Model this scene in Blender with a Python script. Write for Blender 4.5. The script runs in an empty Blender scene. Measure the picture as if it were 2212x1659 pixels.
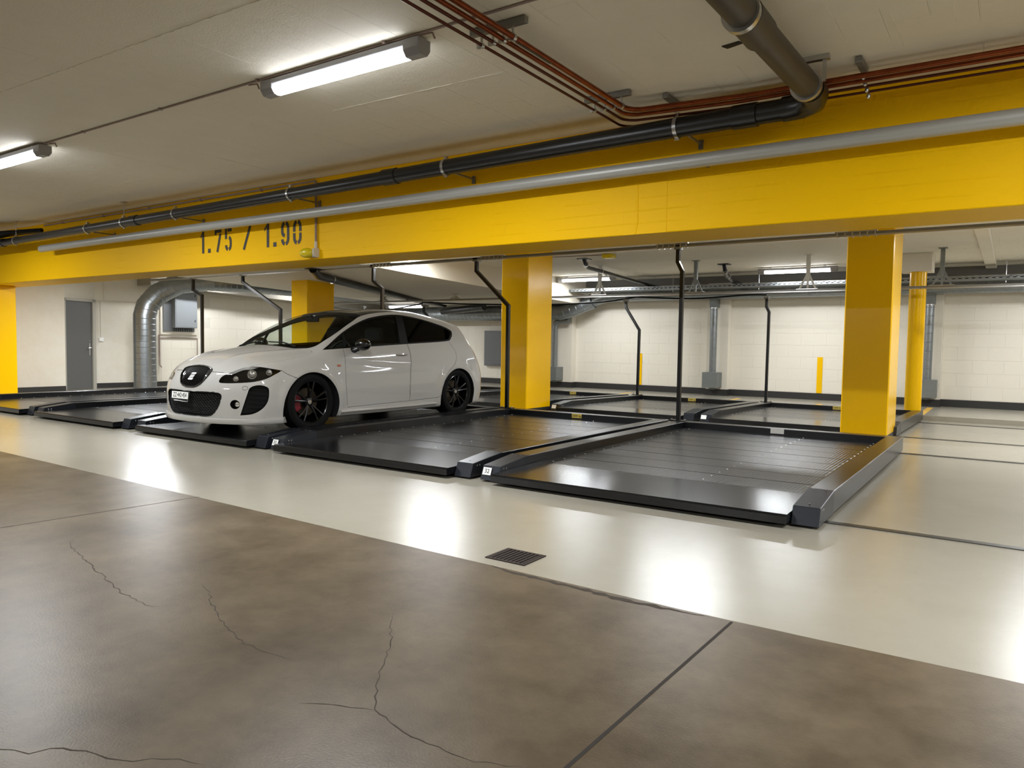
import bpy, bmesh, math, random
import numpy as np
from mathutils import Vector, Matrix
random.seed(7)
PI = math.pi
C = bpy.context.scene.collection
SC = bpy.context.scene

# ------------------------------------------------------------------ camera, world, exposure
cam = bpy.data.cameras.new('camera'); cam_o = bpy.data.objects.new('camera', cam); C.objects.link(cam_o)
cam.sensor_width = 36; cam.lens = 36 * 1590.57 / 2212; cam.clip_start = 0.05; cam.clip_end = 100
_r, _d, _f = Vector((.82701, .56198, .01507)), Vector((.04298, -.03647, -.99841)), Vector((-.56054, .82634, -.05432))
cam_o.matrix_world = Matrix(((_r.x, -_d.x, -_f.x, 0), (_r.y, -_d.y, -_f.y, 0), (_r.z, -_d.z, -_f.z, 1.1), (0, 0, 0, 1)))
SC.camera = cam_o
SC.view_settings.view_transform = 'Standard'; SC.view_settings.look = 'None'
SC.view_settings.gamma = 1; SC.view_settings.use_curve_mapping = False
SC.view_settings.exposure = 0.75
SC.cycles.use_denoising = True
SC.cycles.max_bounces = 10; SC.cycles.diffuse_bounces = 5; SC.cycles.glossy_bounces = 4
SC.cycles.transparent_max_bounces = 16; SC.cycles.sample_clamp_indirect = 6
w = bpy.data.worlds.new('world'); SC.world = w; w.use_nodes = True
w.node_tree.nodes['Background'].inputs[0].default_value = (1, .95, .88, 1)
w.node_tree.nodes['Background'].inputs[1].default_value = 0.02
LAMP = 12.0      # emission strength of the visible tubes
LAMP_W = 62.0    # watts of the downward light of each lamp
LAMP_C = (.94, .97, 1.0)

# ------------------------------------------------------------------ materials
def lin(c):
    return tuple((v / 255 / 12.92 if v / 255 <= .04045 else ((v / 255 + .055) / 1.055) ** 2.4) for v in c) + (1,)
MATS = {}
def mat(name, col, rough=.5, metal=0, noise=None, bump=None, bump2=None, coat=0, coat_r=.1, spec=.5, var=None, emit=None, alpha=None):
    """noise=(scale,amount) colour variation; bump=(scale,strength,dist); var=(colour2, scale, contrast)"""
    m = bpy.data.materials.new(name); m.use_nodes = True; nt = m.node_tree; n = nt.nodes; L = nt.links
    b = n['Principled BSDF']; b.inputs['Base Color'].default_value = lin(col)
    b.inputs['Roughness'].default_value = rough; b.inputs['Metallic'].default_value = metal
    b.inputs['Coat Weight'].default_value = coat; b.inputs['Coat Roughness'].default_value = coat_r
    b.inputs['Specular IOR Level'].default_value = spec
    tc = n.new('ShaderNodeTexCoord')
    if var:
        t = n.new('ShaderNodeTexNoise'); t.inputs['Scale'].default_value = var[1]; t.inputs['Detail'].default_value = 8; t.inputs['Roughness'].default_value = .72
        L.new(tc.outputs['Object'], t.inputs['Vector'])
        r = n.new('ShaderNodeMapRange'); r.inputs[1].default_value = .5 - var[2]; r.inputs[2].default_value = .5 + var[2]
        L.new(t.outputs['Fac'], r.inputs[0])
        x = n.new('ShaderNodeMix'); x.data_type = 'RGBA'; x.inputs[6].default_value = lin(col); x.inputs[7].default_value = lin(var[0])
        L.new(r.outputs[0], x.inputs[0]); L.new(x.outputs[2], b.inputs['Base Color'])
    last = None
    for q in (bump, bump2):
        if q:
            t = n.new('ShaderNodeTexNoise'); t.inputs['Scale'].default_value = q[0]; t.inputs['Detail'].default_value = 3
            L.new(tc.outputs['Object'], t.inputs['Vector'])
            u = n.new('ShaderNodeBump'); u.inputs['Strength'].default_value = q[1]; u.inputs['Distance'].default_value = q[2]
            L.new(t.outputs['Fac'], u.inputs['Height'])
            if last: L.new(last.outputs[0], u.inputs['Normal'])
            last = u; L.new(u.outputs[0], b.inputs['Normal'])
    if emit:
        b.inputs['Emission Color'].default_value = lin(emit[0]); b.inputs['Emission Strength'].default_value = emit[1]
    MATS[name] = m
    return m
def add_boards(m, axis_swap, width, length, strength=.4, dist=.004):
    """board marks of the formwork: thin raised lines, relief only"""
    nt = m.node_tree; n = nt.nodes; L = nt.links; b = n['Principled BSDF']
    tc = n.new('ShaderNodeTexCoord'); mp = n.new('ShaderNodeMapping'); L.new(tc.outputs['Object'], mp.inputs[0])
    mp.inputs['Rotation'].default_value = axis_swap
    br = n.new('ShaderNodeTexBrick'); br.inputs['Scale'].default_value = 1; br.inputs['Brick Width'].default_value = length
    br.inputs['Row Height'].default_value = width; br.inputs['Mortar Size'].default_value = .006; br.inputs['Mortar Smooth'].default_value = .6
    L.new(mp.outputs[0], br.inputs['Vector'])
    no = n.new('ShaderNodeTexNoise'); no.inputs['Scale'].default_value = 2.2; no.inputs['Detail'].default_value = 2
    L.new(tc.outputs['Object'], no.inputs['Vector'])
    mr = n.new('ShaderNodeMapRange'); mr.inputs[1].default_value = .5; mr.inputs[2].default_value = .64; L.new(no.outputs['Fac'], mr.inputs[0])
    mu = n.new('ShaderNodeMath'); mu.operation = 'MULTIPLY'; L.new(br.outputs['Fac'], mu.inputs[0]); L.new(mr.outputs[0], mu.inputs[1])
    u = n.new('ShaderNodeBump'); u.inputs['Strength'].default_value = strength; u.inputs['Distance'].default_value = dist
    L.new(mu.outputs[0], u.inputs['Height'])
    old = [l for l in L if l.to_socket == b.inputs['Normal']]
    if old: L.new(old[0].from_socket, u.inputs['Normal'])
    L.new(u.outputs[0], b.inputs['Normal'])

mat('yellow_beam', (248, 194, 0), .5, spec=.1, bump=(55, .25, .004), bump2=(9, .3, .008)); add_boards(MATS['yellow_beam'], (PI/2, 0, 0), .1, 2.6, .5, .006)
mat('yellow_column', (244, 190, 0), .22, bump=(14, .12, .004), spec=.3)
mat('ceiling_paint', (220, 213, 196), .75, var=((228, 222, 206), 1.1, .2), bump=(70, .5, .004), bump2=(9, .35, .012)); add_boards(MATS['ceiling_paint'], (0, 0, PI/2), .22, 2.3, .55, .010)
mat('wall_paint', (228, 222, 208), .6, bump=(45, .2, .003), var=((220, 213, 198), .9, .25))
mat('wall_peel', (222, 219, 208), .6, bump=(7, .3, .01), var=((214, 206, 190), 3, .25))
mat('block_paint', (229, 223, 209), .6, bump=(38, .3, .004))
mat('soffit_paint', (205, 198, 182), .7, bump=(45, .2, .003))
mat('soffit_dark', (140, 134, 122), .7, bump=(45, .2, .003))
mat('skirting_paint', (44, 43, 42), .5)
mat('floor_light', (164, 159, 145), .21, bump=(190, .3, .0015), bump2=(40, .05, .002), var=((152, 147, 132), 1.3, .3), spec=.75)
mat('floor_brown', (104, 92, 74), .36, var=((72, 61, 46), 2.0, .16), bump=(130, .3, .0015), bump2=(11, .1, .003), spec=.2)
mat('crack', (56, 48, 40), .9)
mat('joint', (40, 34, 28), .9)
mat('guide_rail', (92, 92, 88), .35, .8)
mat('black_metal', (17, 19, 23), .28, .1, bump=(30, .03, .001), spec=.6)
mat('deck_sheet', (15, 16, 19), .2, .1, bump=(12, .04, .002), spec=.6)
mat('snout_metal', (32, 36, 43), .34, .3, spec=.6)
mat('under_black', (8, 8, 9), .8)
mat('steel', (190, 190, 188), .28, .9)
mat('galvanised', (150, 155, 158), .36, .85, var=((134, 139, 142), 16, .2))
mat('post_lit', (206, 206, 200), .5)  # paler tone for the brightly lit posts, light put into the colour
mat('band_grey', (112, 109, 103), .7)
mat('galv_grey', (128, 132, 130), .5, .4, var=((115, 120, 118), 12, .3))
mat('rail_grey', (128, 126, 120), .4, .35)
mat('pipe_silver', (178, 178, 172), .42, .25, bump=(120, .15, .0008))
mat('pipe_black', (20, 20, 21), .33, spec=.6)
mat('pipe_brown', (64, 57, 47), .5)
mat('rubber_black', (6, 6, 6), .6, spec=.25)
mat('copper', (150, 74, 34), .3, .8, var=((96, 44, 24), 9, .3))
mat('copper_dark', (88, 46, 34), .38, .7)
mat('conduit', (150, 132, 124), .5)
mat('conduit_white', (205, 198, 184), .5)
mat('stencil_paint', (62, 58, 56), .6)
mat('lamp_body', (150, 150, 152), .45)
mat('lamp_glow', (255, 255, 255), .5, emit=((244, 248, 255), LAMP))
mat('lime_plastic', (214, 192, 10), .25, spec=.6)
mat('door_grey', (92, 92, 90), .45)
mat('door_frame', (168, 164, 152), .5)
mat('cabinet_grey', (138, 142, 145), .45)
mat('cabinet_dark', (112, 114, 116), .45)
mat('label_white', (236, 236, 232), .5)
mat('label_yellow', (232, 205, 96), .5)
mat('ink', (20, 20, 20), .6)
mat('cast_iron', (46, 34, 28), .65, .3)
mat('pit_shade', (3, 3, 3), .9)
mat('line_yellow', (214, 170, 74), .5)
# ribbed deck: fine ribs along the bay
m = mat('deck_ribbed', (15, 16, 18), .27, .1, spec=.45)
nt = m.node_tree; tc = nt.nodes.new('ShaderNodeTexCoord'); wv = nt.nodes.new('ShaderNodeTexWave'); wv.bands_direction = 'X'
wv.inputs['Scale'].default_value = 11; nt.links.new(tc.outputs['Object'], wv.inputs['Vector'])
bu = nt.nodes.new('ShaderNodeBump'); bu.inputs['Strength'].default_value = .35; bu.inputs['Distance'].default_value = .003
nt.links.new(wv.outputs['Fac'], bu.inputs['Height']); nt.links.new(bu.outputs[0], nt.nodes['Principled BSDF'].inputs['Normal'])
# car
mat('car_white', (178, 176, 171), .6, coat=1, coat_r=.04, spec=.2)
mat('car_inner', (10, 10, 11), .8)
mat('car_black', (4, 4, 4), .3, coat=1, coat_r=.05, spec=.2)
mat('trim_black', (4, 4, 4), .5, spec=.2)
mat('tyre', (5, 5, 5), .8, spec=.2)
mat('rim_black', (3, 3, 3), .35, .0, coat=.5, coat_r=.15, spec=.2)
mat('disc', (70, 64, 54), .45, .9)
mat('caliper', (110, 12, 28), .4)
mat('chrome', (210, 210, 210), .1, 1)
mat('lens_amber', (190, 110, 80), .2)
mat('tail_red', (110, 8, 10), .15, coat=1)
mat('dash', (16, 16, 17), .8, spec=.2)
def glass(name, tint, gloss):
    m = bpy.data.materials.new(name); m.use_nodes = True; nt = m.node_tree; n = nt.nodes; n.clear()
    o = n.new('ShaderNodeOutputMaterial'); t = n.new('ShaderNodeBsdfTransparent'); t.inputs[0].default_value = tint + (1,)
    g = n.new('ShaderNodeBsdfGlossy'); g.inputs['Roughness'].default_value = .02; g.inputs[0].default_value = (gloss, gloss, gloss, 1)
    fr = n.new('ShaderNodeLayerWeight'); fr.inputs[0].default_value = .5
    pw = n.new('ShaderNodeMath'); pw.operation = 'POWER'; nt.links.new(fr.outputs['Facing'], pw.inputs[0]); pw.inputs[1].default_value = 5
    ma = n.new('ShaderNodeMath'); ma.operation = 'MULTIPLY_ADD'; nt.links.new(pw.outputs[0], ma.inputs[0]); ma.inputs[1].default_value = .7; ma.inputs[2].default_value = .035
    mx = n.new('ShaderNodeMixShader'); nt.links.new(ma.outputs[0], mx.inputs[0]); nt.links.new(t.outputs[0], mx.inputs[1]); nt.links.new(g.outputs[0], mx.inputs[2])
    nt.links.new(mx.outputs[0], o.inputs[0]); MATS[name] = m
glass('glass_clear', (.95, .97, .95), .3); glass('glass_tint', (.88, .92, .88), .4); glass('glass_dark', (.10, .10, .10), .5); glass('lens_clear', (.93, .93, .93), .8)

# ------------------------------------------------------------------ helpers
def tag(o, label=None, cat=None, group=None, kind=None):
    for k, v in (('label', label), ('category', cat), ('group', group), ('kind', kind)):
        if v: o[k] = v
    return o
def thing(name, label, cat, loc=(0, 0, 0), rz=0, group=None):
    o = bpy.data.objects.new(name, None); C.objects.link(o); o.location = loc; o.rotation_euler = (0, 0, rz)
    o.empty_display_size = .1
    return tag(o, label, cat, group)
class MB:
    """collects shapes into one mesh"""
    def __init__(s): s.v = []; s.f = []; s.m = []
    def add(s, vs, fs, mi=0):
        k = len(s.v); s.v += [tuple(p) for p in vs]; s.f += [tuple(i + k for i in f) for f in fs]; s.m += [mi] * len(fs); return s
    def box(s, x0, x1, y0, y1, z0, z1, mi=0):
        return s.add([(x, y, z) for x in (x0, x1) for y in (y0, y1) for z in (z0, z1)],
                     [(0, 1, 3, 2), (4, 6, 7, 5), (0, 4, 5, 1), (2, 3, 7, 6), (0, 2, 6, 4), (1, 5, 7, 3)], mi)
    def prism(s, pts, a, b, axis=0, mi=0):
        """2D outline extruded along an axis between a and b; pts in the two other axes, in order"""
        n = len(pts)
        def P(t, q):
            r = list(q); r.insert(axis, t); return tuple(r)
        vs = [P(a, q) for q in pts] + [P(b, q) for q in pts]
        fs = [tuple(range(n))[::-1], tuple(range(n, 2 * n))] + [(i, (i + 1) % n, n + (i + 1) % n, n + i) for i in range(n)]
        return s.add(vs, fs, mi)
    def tube(s, path, r, seg=12, caps=True, mi=0, square=False):
        P = [Vector(p) for p in path]; k = len(s.v)
        rr = r if isinstance(r, (list, tuple)) else [r] * len(P)
        if square: seg = 4
        T = []
        for i in range(len(P)):
            a = (P[i] - P[i - 1]).normalized() if i else None
            b = (P[i + 1] - P[i]).normalized() if i < len(P) - 1 else None
            T.append(((a or b) + (b or a)).normalized())
        up = Vector((0, 0, 1)) if abs(T[0].z) < .9 else Vector((1, 0, 0))
        u = T[0].cross(up).normalized()
        for i, p in enumerate(P):
            u = (u - T[i] * u.dot(T[i])).normalized(); v = T[i].cross(u)
            sc = 1.0
            if 0 < i < len(P) - 1:
                c = (P[i] - P[i - 1]).normalized().dot((P[i + 1] - P[i]).normalized()); sc = 1 / max(.5, math.sqrt((1 + c) / 2))
            for j in range(seg):
                a = 2 * PI * j / seg + (PI / 4 if square else 0)
                s.v.append(tuple(p + (u * math.cos(a) + v * math.sin(a)) * rr[i] * (1.0 if not square else 1.0) * (sc if square else 1)))
        for i in range(len(P) - 1):
            for j in range(seg):
                a = k + i * seg + j; b = k + i * seg + (j + 1) % seg
                s.f.append((a, b, b + seg, a + seg)); s.m.append(mi)
        if caps:
            s.f.append(tuple(k + j for j in range(seg))[::-1]); s.m.append(mi)
            s.f.append(tuple(k + (len(P) - 1) * seg + j for j in range(seg))); s.m.append(mi)
        return s
    def lathe(s, prof, c=(0, 0, 0), axis=2, seg=24, mi=0):
        """prof = [(radius, height)] about an axis through c"""
        k = len(s.v); n = len(prof)
        for r, h in prof:
            for j in range(seg):
                a = 2 * PI * j / seg; q = [r * math.cos(a), r * math.sin(a)]; q.insert(axis, h)
                s.v.append((q[0] + c[0], q[1] + c[1], q[2] + c[2]))
        for i in range(n - 1):
            for j in range(seg):
                a = k + i * seg + j; b = k + i * seg + (j + 1) % seg
                s.f.append((a, b, b + seg, a + seg)); s.m.append(mi)
        for i, fl in ((0, 1), (n - 1, 0)):
            if prof[i][0] > 1e-4:
                t = tuple(k + i * seg + j for j in range(seg)); s.f.append(t[::-1] if fl else t); s.m.append(mi)
        return s
    def sphere(s, c, rx, ry, rz, seg=16, rings=8, mi=0):
        prof = [(max(1e-5, math.sin(PI * i / rings)), -math.cos(PI * i / rings)) for i in range(rings + 1)]
        k = len(s.v); s.lathe(prof, (0, 0, 0), 2, seg, mi)
        for i in range(k, len(s.v)):
            x, y, z = s.v[i]; s.v[i] = (c[0] + x * rx, c[1] + y * ry, c[2] + z * rz)
        return s
    def xform(s, M, k=0):
        for i in range(k, len(s.v)): s.v[i] = tuple(M @ Vector(s.v[i]))
        return s
    def build(s, name, material, parent=None, smooth=False, bevel=0, clean=True):
        me = bpy.data.meshes.new(name); me.from_pydata(s.v, [], s.f)
        ms = material if isinstance(material, (list, tuple)) else [material]
        for q in ms: me.materials.append(MATS[q] if isinstance(q, str) else q)
        if len(ms) > 1: me.polygons.foreach_set('material_index', s.m)
        if clean:
            b = bmesh.new(); b.from_mesh(me)
            bmesh.ops.recalc_face_normals(b, faces=b.faces)
            if bevel: bmesh.ops.bevel(b, geom=list(b.edges), offset=bevel, segments=1, affect='EDGES', clamp_overlap=True)
            if smooth:
                for f in b.faces: f.smooth = True
                for e in b.edges:
                    if len(e.link_faces) == 2 and e.calc_face_angle(0) > .6: e.smooth = False
            b.to_mesh(me); b.free()
        o = bpy.data.objects.new(name, me); C.objects.link(o)
        if parent: o.parent = parent
        return o
def copy_tree(o, parent=None, lk=True):
    c = o.copy(); C.objects.link(c); c.parent = parent
    for ch in o.children: copy_tree(ch, c)
    return c
def text_mesh(name, s, size, material, parent=None, depth=.0008, align='CENTER', spacing=1.0):
    cu = bpy.data.curves.new('t', 'FONT'); cu.body = s; cu.size = size; cu.extrude = depth; cu.align_x = align; cu.align_y = 'CENTER'
    cu.space_character = spacing; cu.resolution_u = 3
    t = bpy.data.objects.new('t', cu); C.objects.link(t)
    dg = bpy.context.evaluated_depsgraph_get(); dg.update()
    me = bpy.data.meshes.new_from_object(t.evaluated_get(dg)); bpy.data.objects.remove(t); bpy.data.curves.remove(cu)
    me.name = name; me.materials.clear(); me.materials.append(MATS[material])
    o = bpy.data.objects.new(name, me); C.objects.link(o)
    if parent: o.parent = parent
    return o
def struct(mb, name, material, parent=None, **k):
    o = mb.build(name, material, parent, **k)
    if not parent: o['kind'] = 'structure'
    return o
# ------------------------------------------------------------------ the room shell
XL, XR, YF0, YB0 = -17.2, 8.0, -7.0, 16.4
ZC, ZR = 2.90, 2.66                       # ceiling heights in front of and behind the beam
def edgeY(x): return float(np.interp(x, [-17, -8, -.9, .1, 8], [3.16, 3.05, 2.91, 2.94, 2.98]))
fl = MB()
xs = [XL + i * (XR - XL) / 50 for i in range(51)]
for a, b in zip(xs, xs[1:]):
    fl.add([(a, edgeY(a), 0), (b, edgeY(b), 0), (b, 10.2, 0), (a, 10.2, 0)], [(0, 1, 2, 3)])
fl.add([(XL, 10.2, 0), (XR, 10.2, 0), (XR, 13.9, -.06), (XL, 13.9, -.06), (XL, 13.9, .02), (XR, 13.9, .02), (XR, 16.5, .02), (XL, 16.5, .02)],
       [(0, 1, 2, 3), (3, 2, 5, 4), (4, 5, 6, 7)])
fl.add([(XL, YF0, -.1), (XR, YF0, -.1), (XR, 16.5, -.1), (XL, 16.5, -.1)], [(3, 2, 1, 0)])
floor = struct(fl, 'floor', 'floor_light', clean=False)
fb = MB()
for a, b in zip(xs, xs[1:]):
    fb.add([(a, YF0, 0), (b, YF0, 0), (b, edgeY(b), 0), (a, edgeY(a), 0)], [(0, 1, 2, 3)])
aisle = fb.build('concrete_aisle', 'floor_brown', floor, clean=False); aisle['label'] = 'brown polished concrete of the driving lane'
def ribbon(pts, wd, z, name, material, parent, jit=0, thick=0):
    """a flat narrow strip lying on a surface, tapering at its ends"""
    mb = MB(); P = []
    for i in range(len(pts) - 1):
        a, b = Vector(pts[i]), Vector(pts[i + 1]); n = max(1, int((b - a).length / .03)) if jit else 1
        for k in range(n): P.append(a.lerp(b, k / n) + Vector((random.uniform(-jit, jit), random.uniform(-jit, jit))))
    P.append(Vector(pts[-1])); n = len(P)
    for i, p in enumerate(P):
        t = (P[min(i + 1, n - 1)] - P[max(i - 1, 0)]).normalized(); q = Vector((-t.y, t.x))
        ww = wd * (min(1, .15 + 4 * min(i, n - 1 - i) / n) if jit else 1) * (random.uniform(.4, 1.3) if jit else 1)
        mb.v += [(p.x + q.x * ww / 2, p.y + q.y * ww / 2, z), (p.x - q.x * ww / 2, p.y - q.y * ww / 2, z)]
    for i in range(n - 1): mb.f.append((2 * i, 2 * i + 1, 2 * i + 3, 2 * i + 2)); mb.m.append(0)
    o = mb.build(name, material, parent, clean=False)
    return o
for pts in ([(-2.05, 2.2), (-2.02, 2.15), (-1.81, 1.91), (-1.64, 1.67), (-1.54, 1.56), (-1.38, 1.51), (-1.16, 1.5), (-1.01, 1.56), (-.9, 1.53)],
            [(-4.2, 1.95), (-4.1, 1.88), (-3.66, 1.77), (-3.15, 1.65), (-2.89, 1.63), (-2.81, 1.71)],
            [(-3.0, 1.93), (-2.85, 1.87), (-2.53, 1.71), (-2.26, 1.63), (-2.03, 1.63)],
            [(-2.3, .8), (-2.19, .82), (-2.11, .86), (-2.09, .9), (-2.0, .94), (-1.92, .96), (-1.84, 1.0), (-1.79, 1.05), (-1.69, 1.09)],
            [(-1.54, 1.56), (-1.66, 1.5), (-1.75, 1.45)]):
    ribbon(pts, .004, .0006, 'crack', 'crack', floor, .008)
ribbon([(-.885, 2.9), (-.93, 1.0), (-.98, -3)], .012, .0008, 'expansion_joint', 'joint', floor)
ribbon([(-4.66, 3.0), (-4.77, 1.81), (-4.9, -3)], .006, .0008, 'expansion_joint', 'joint', floor)
ribbon([(-2.1, 2.925), (-1.9, 2.90), (-1.6, 2.89), (-1.3, 2.87), (-1.0, 2.90)], .03, .0007, 'chipped_edge', 'crack', floor, .008)
# steel guide rails let into the floor, across the bays
for yy, z0 in ((4.95, .002), (8.78, .002), (10.47, -.002), (13.25, -.047)):
    MB().box(-14.2, XR, yy - .03, yy + .03, z0 - .01, z0 + .004).build('guide_rail', 'guide_rail', floor)
for (a, b) in (((-1.23, 14.0), (-1.24, 15.9)), ((-4.7, 14.0), (-4.75, 15.6)), ((-7.2, 14.0), (-7.25, 15.6)), ((-3.05, 14.0), (-3.05, 15.2))):
    ribbon([a, b], .10, .0215, 'bay_line', 'line_yellow', floor)
dg_ = MB().box(-2.19, -1.97, 3.03, 3.22, -.08, .001)
ceil = MB().box(XL, XR, YF0, 5.9, ZC, ZC + .2)
CEI = struct(ceil, 'ceiling', 'ceiling_paint')
def ridge(a, b, r=.005):
    a, b = Vector(tuple(a)[:2] + (0,)), Vector(tuple(b)[:2] + (0,)); n = max(3, int((b - a).length / .04)); pts = []
    for k in range(n + 1):
        p = a.lerp(b, k / n); pts.append((p.x + random.uniform(-.004, .004), p.y + random.uniform(-.004, .004), ZC + r * .35))
    MB().tube(pts, [r * random.uniform(.5, 1.2) * (.2 if k in (0, n) else 1) for k in range(n + 1)], 6).build('formwork_ridge', 'ceiling_paint', CEI, smooth=True)
ridge((-8.5, 2.38), (-3.35, 2.55), .008); ridge((-4.5, 4.05), (-2.85, 4.08), .008); ridge((-2.2, 5.2), (-1.45, 5.12), .004); ridge((-8.7, 4.61), (-7.7, 4.62), .005)
for (x, y0, y1) in ((-.34, 3.9, 5.05), (-.9, 3.5, 4.7), (-.62, 4.4, 5.1), (-4.2, 2.55, 3.1), (-3.9, 4.1, 4.95), (-3.4, 4.1, 5.2), (-4.9, 2.6, 3.2), (-5.3, 1.6, 2.45), (-6.0, 1.9, 2.45), (-5.1, 4.1, 5.1), (-7.4, 3.6, 5.0), (-6.6, 3.9, 5.2), (-8.0, 2.5, 3.2)):
    ridge((x, y0, 0), (x + .01, y1, 0), .003)
rear = MB().box(XL, XR, 5.9, 16.6, ZR, ZR + .42)
o = struct(rear, 'ceiling', 'ceiling_paint'); REARC = o
# lowered slab over the left part (underside of the ramp)
dr = MB().prism([(6.21, 2.425), (16.4, 2.07), (16.4, 2.659), (6.21, 2.659)], -13.9, -8.76, axis=0)
o = struct(dr, 'trim_1', 'soffit_paint')
# walls
lw = [(-17.2, -7), (-16.4, -7), (-16.4, 6.1), (-15.93, 6.1), (-15.93, 7.29), (-16.17, 7.33), (-16.47, 8.15), (-16.3, 9.5), (-16.3, 16.4), (-17.2, 16.4)]
wl = MB().prism(lw, 0, ZC, axis=2)
wall_left = struct(wl, 'wall_left', 'wall_peel')
wb = MB().box(XL, XR, 16.4, 16.7, 0, ZC)
wall_back = struct(wb, 'wall_back', 'wall_paint')
struct(MB().box(XR, XR + .3, YF0, 16.7, 0, ZC), 'wall_right', 'wall_paint')
struct(MB().box(XL, XR, YF0 - .3, YF0, 0, ZC), 'wall_front', 'wall_paint')
# painted concrete blocks, a part each
blk = MB().box(0, .497, -.003, 0, 0, .247); bme = None
def block(parent, x, y, z, rz=0, sx=1, name='block'):
    global bme
    if bme is None:
        o = blk.build('block', 'block_paint', parent, bevel=.001); bme = o.data
    else:
        o = bpy.data.objects.new('block', bme); C.objects.link(o); o.parent = parent
    o.location = (x, y, z); o.rotation_euler = (0, 0, rz); o.scale = (sx, 1, 1)
for (a, b) in ((-12.6, -9.8), (-9.18, -5.7), (-5.22, -1.58), (-1.12, 1.3)):
    for r in range(9):
        x = a + (0 if r % 2 == 0 else -.25)
        while x < b - .05:
            x0, x1 = max(x, a), min(x + .5, b)
            if x1 - x0 > .06: block(wall_back, x0 + .002, 16.4, .17 + r * .25, 0, (x1 - x0 - .003) / .497)
            x += .5
for r in range(8):
    y = 9.55 + (0 if r % 2 == 0 else -.25)
    while y < 14.4:
        y0, y1 = max(y, 9.55), min(y + .5, 14.4)
        if y1 - y0 > .06 and not (r * .25 + .12 > 1.0 and y0 < 10.45): block(wall_left, -16.3, y0, .12 + r * .25, PI / 2, (y1 - y0 - .003) / .497)
        y += .5
# pilasters
for x0, x1 in ((-9.8, -9.18), (-5.7, -5.22), (-1.58, -1.12), (3.0, 3.5), (-14.0, -13.5)):
    MB().box(x0, x1, 16.18, 16.4, 0, ZR).build('pilaster', 'wall_paint', wall_back)
def skirt(nm, segs, h=.14, zb=.02, parent=None):
    mb = MB()
    for (a, b) in segs:
        a, b = Vector(a), Vector(b); t = (b - a).normalized(); q = Vector((t.y, -t.x)) * .012
        k = [(a.x, a.y), (b.x, b.y), (b.x + q.x, b.y + q.y), (a.x + q.x, a.y + q.y)]
        mb.prism(k, zb, zb + h, axis=2)
    return struct(mb, nm, 'skirting_paint', parent)
skirt('baseboard_back', [((-16.3, 16.4), (-9.8, 16.4)), ((-9.812, 16.18), (-9.168, 16.18)), ((-9.18, 16.18), (-9.18, 16.4)), ((-9.18, 16.4), (-5.7, 16.4)), ((-5.712, 16.18), (-5.208, 16.18)), ((-5.22, 16.18), (-5.22, 16.4)),
                         ((-5.22, 16.4), (-1.58, 16.4)), ((-1.592, 16.18), (-1.108, 16.18)), ((-1.12, 16.18), (-1.12, 16.4)), ((-1.12, 16.4), (8, 16.4))])
skirt('baseboard_left', [((-15.93, 6.1), (-15.93, 7.29)), ((-16.47, 8.15), (-16.3, 9.5)), ((-16.3, 9.5), (-16.3, 16.4))], h=.11, zb=0)
# grey door in the left wall
dd = Vector((-16.47 + 16.17, 8.15 - 7.33)).normalized(); nn = Vector((dd.y, -dd.x)); ang = math.atan2(dd.y, dd.x)
door = thing('door_1', None, None, (-16.17 + dd.x * .02 + nn.x * .01, 7.33 + dd.y * .02 + nn.y * .01, 0), ang); door['kind'] = 'structure'
fr = MB().box(0, .05, -.04, .05, 0, 1.9).box(.75, .83, -.04, .05, 0, 1.9).box(0, .83, -.04, .05, 1.86, 1.92); fr.build('door_frame', 'door_frame', door)
lf = MB().box(.05, .75, -.01, .03, .01, 1.86).build('door_leaf', 'door_grey', door, bevel=.003)
MB().box(.655, .695, -.018, -.0095, .72, .98).build('handle_plate', 'steel', lf)
MB().tube([(.675, -.018, .88), (.675, -.06, .88), (.59, -.065, .875)], .009, 8).build('door_handle', 'steel', lf, smooth=True)
MB().lathe([(.0, -.022), (.012, -.02), (.012, -.009)], (.675, 0, 1.03), 1, 12).build('key_cylinder', 'steel', lf)

# ------------------------------------------------------------------ beam and columns
BY0, BY1, BZ = 5.6, 6.2, 2.01
beam = MB().box(-16.4, XR, BY0, BY1, BZ, ZC).build('beam', ['yellow_beam'], None, bevel=.006)
tag(beam, 'long yellow concrete beam with 1.75 / 1.90 stencilled on its face', 'beam')
def column(x0, x1, y0, y1, z1, label, z0=0):
    o = MB().box(x0, x1, y0, y1, z0, z1).build('column', 'yellow_column', None, bevel=.012); tag(o, label, 'column', 'yellow columns behind the beam')
    MB().box(x0 - .004, x1 + .004, y0 - .004, y1 + .004, z0, z0 + .07).build('skirting', 'skirting_paint', o)
    return o
column(-1.73, -1.205, 9.8, 10.54, ZR - .001, 'thick square yellow column at the back corner of bay 32')
column(-6.88, -6.37, 9.8, 10.54, ZR - .001, 'square yellow column directly behind the right rear of the white car')
column(-12.04, -11.56, 9.8, 10.50, ZR - .001, 'square yellow column seen above the windscreen of the white car')
o = MB().box(-16.39, -15.0, 5.65, 6.04, 0, BZ - .001).build('column', 'yellow_column', None, bevel=.01)
tag(o, 'wide yellow pier carrying the far left end of the beam', 'column')
rc = MB().lathe([(.125, -.05), (.125, 2.37)], (-1.33, 13.75, 0), 2, 28).build('round_column', 'yellow_column', None, smooth=True)
tag(rc, 'slim round yellow column with a white square head near the back wall', 'column')
MB().box(-1.58, -1.12, 13.52, 13.98, 2.37, ZR - .001).build('column_head', 'wall_paint', rc, bevel=.004)
MB().lathe([(.128, -.05), (.128, .07)], (-1.33, 13.75, 0), 2, 28).build('skirting', 'skirting_paint', rc, smooth=True)
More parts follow.
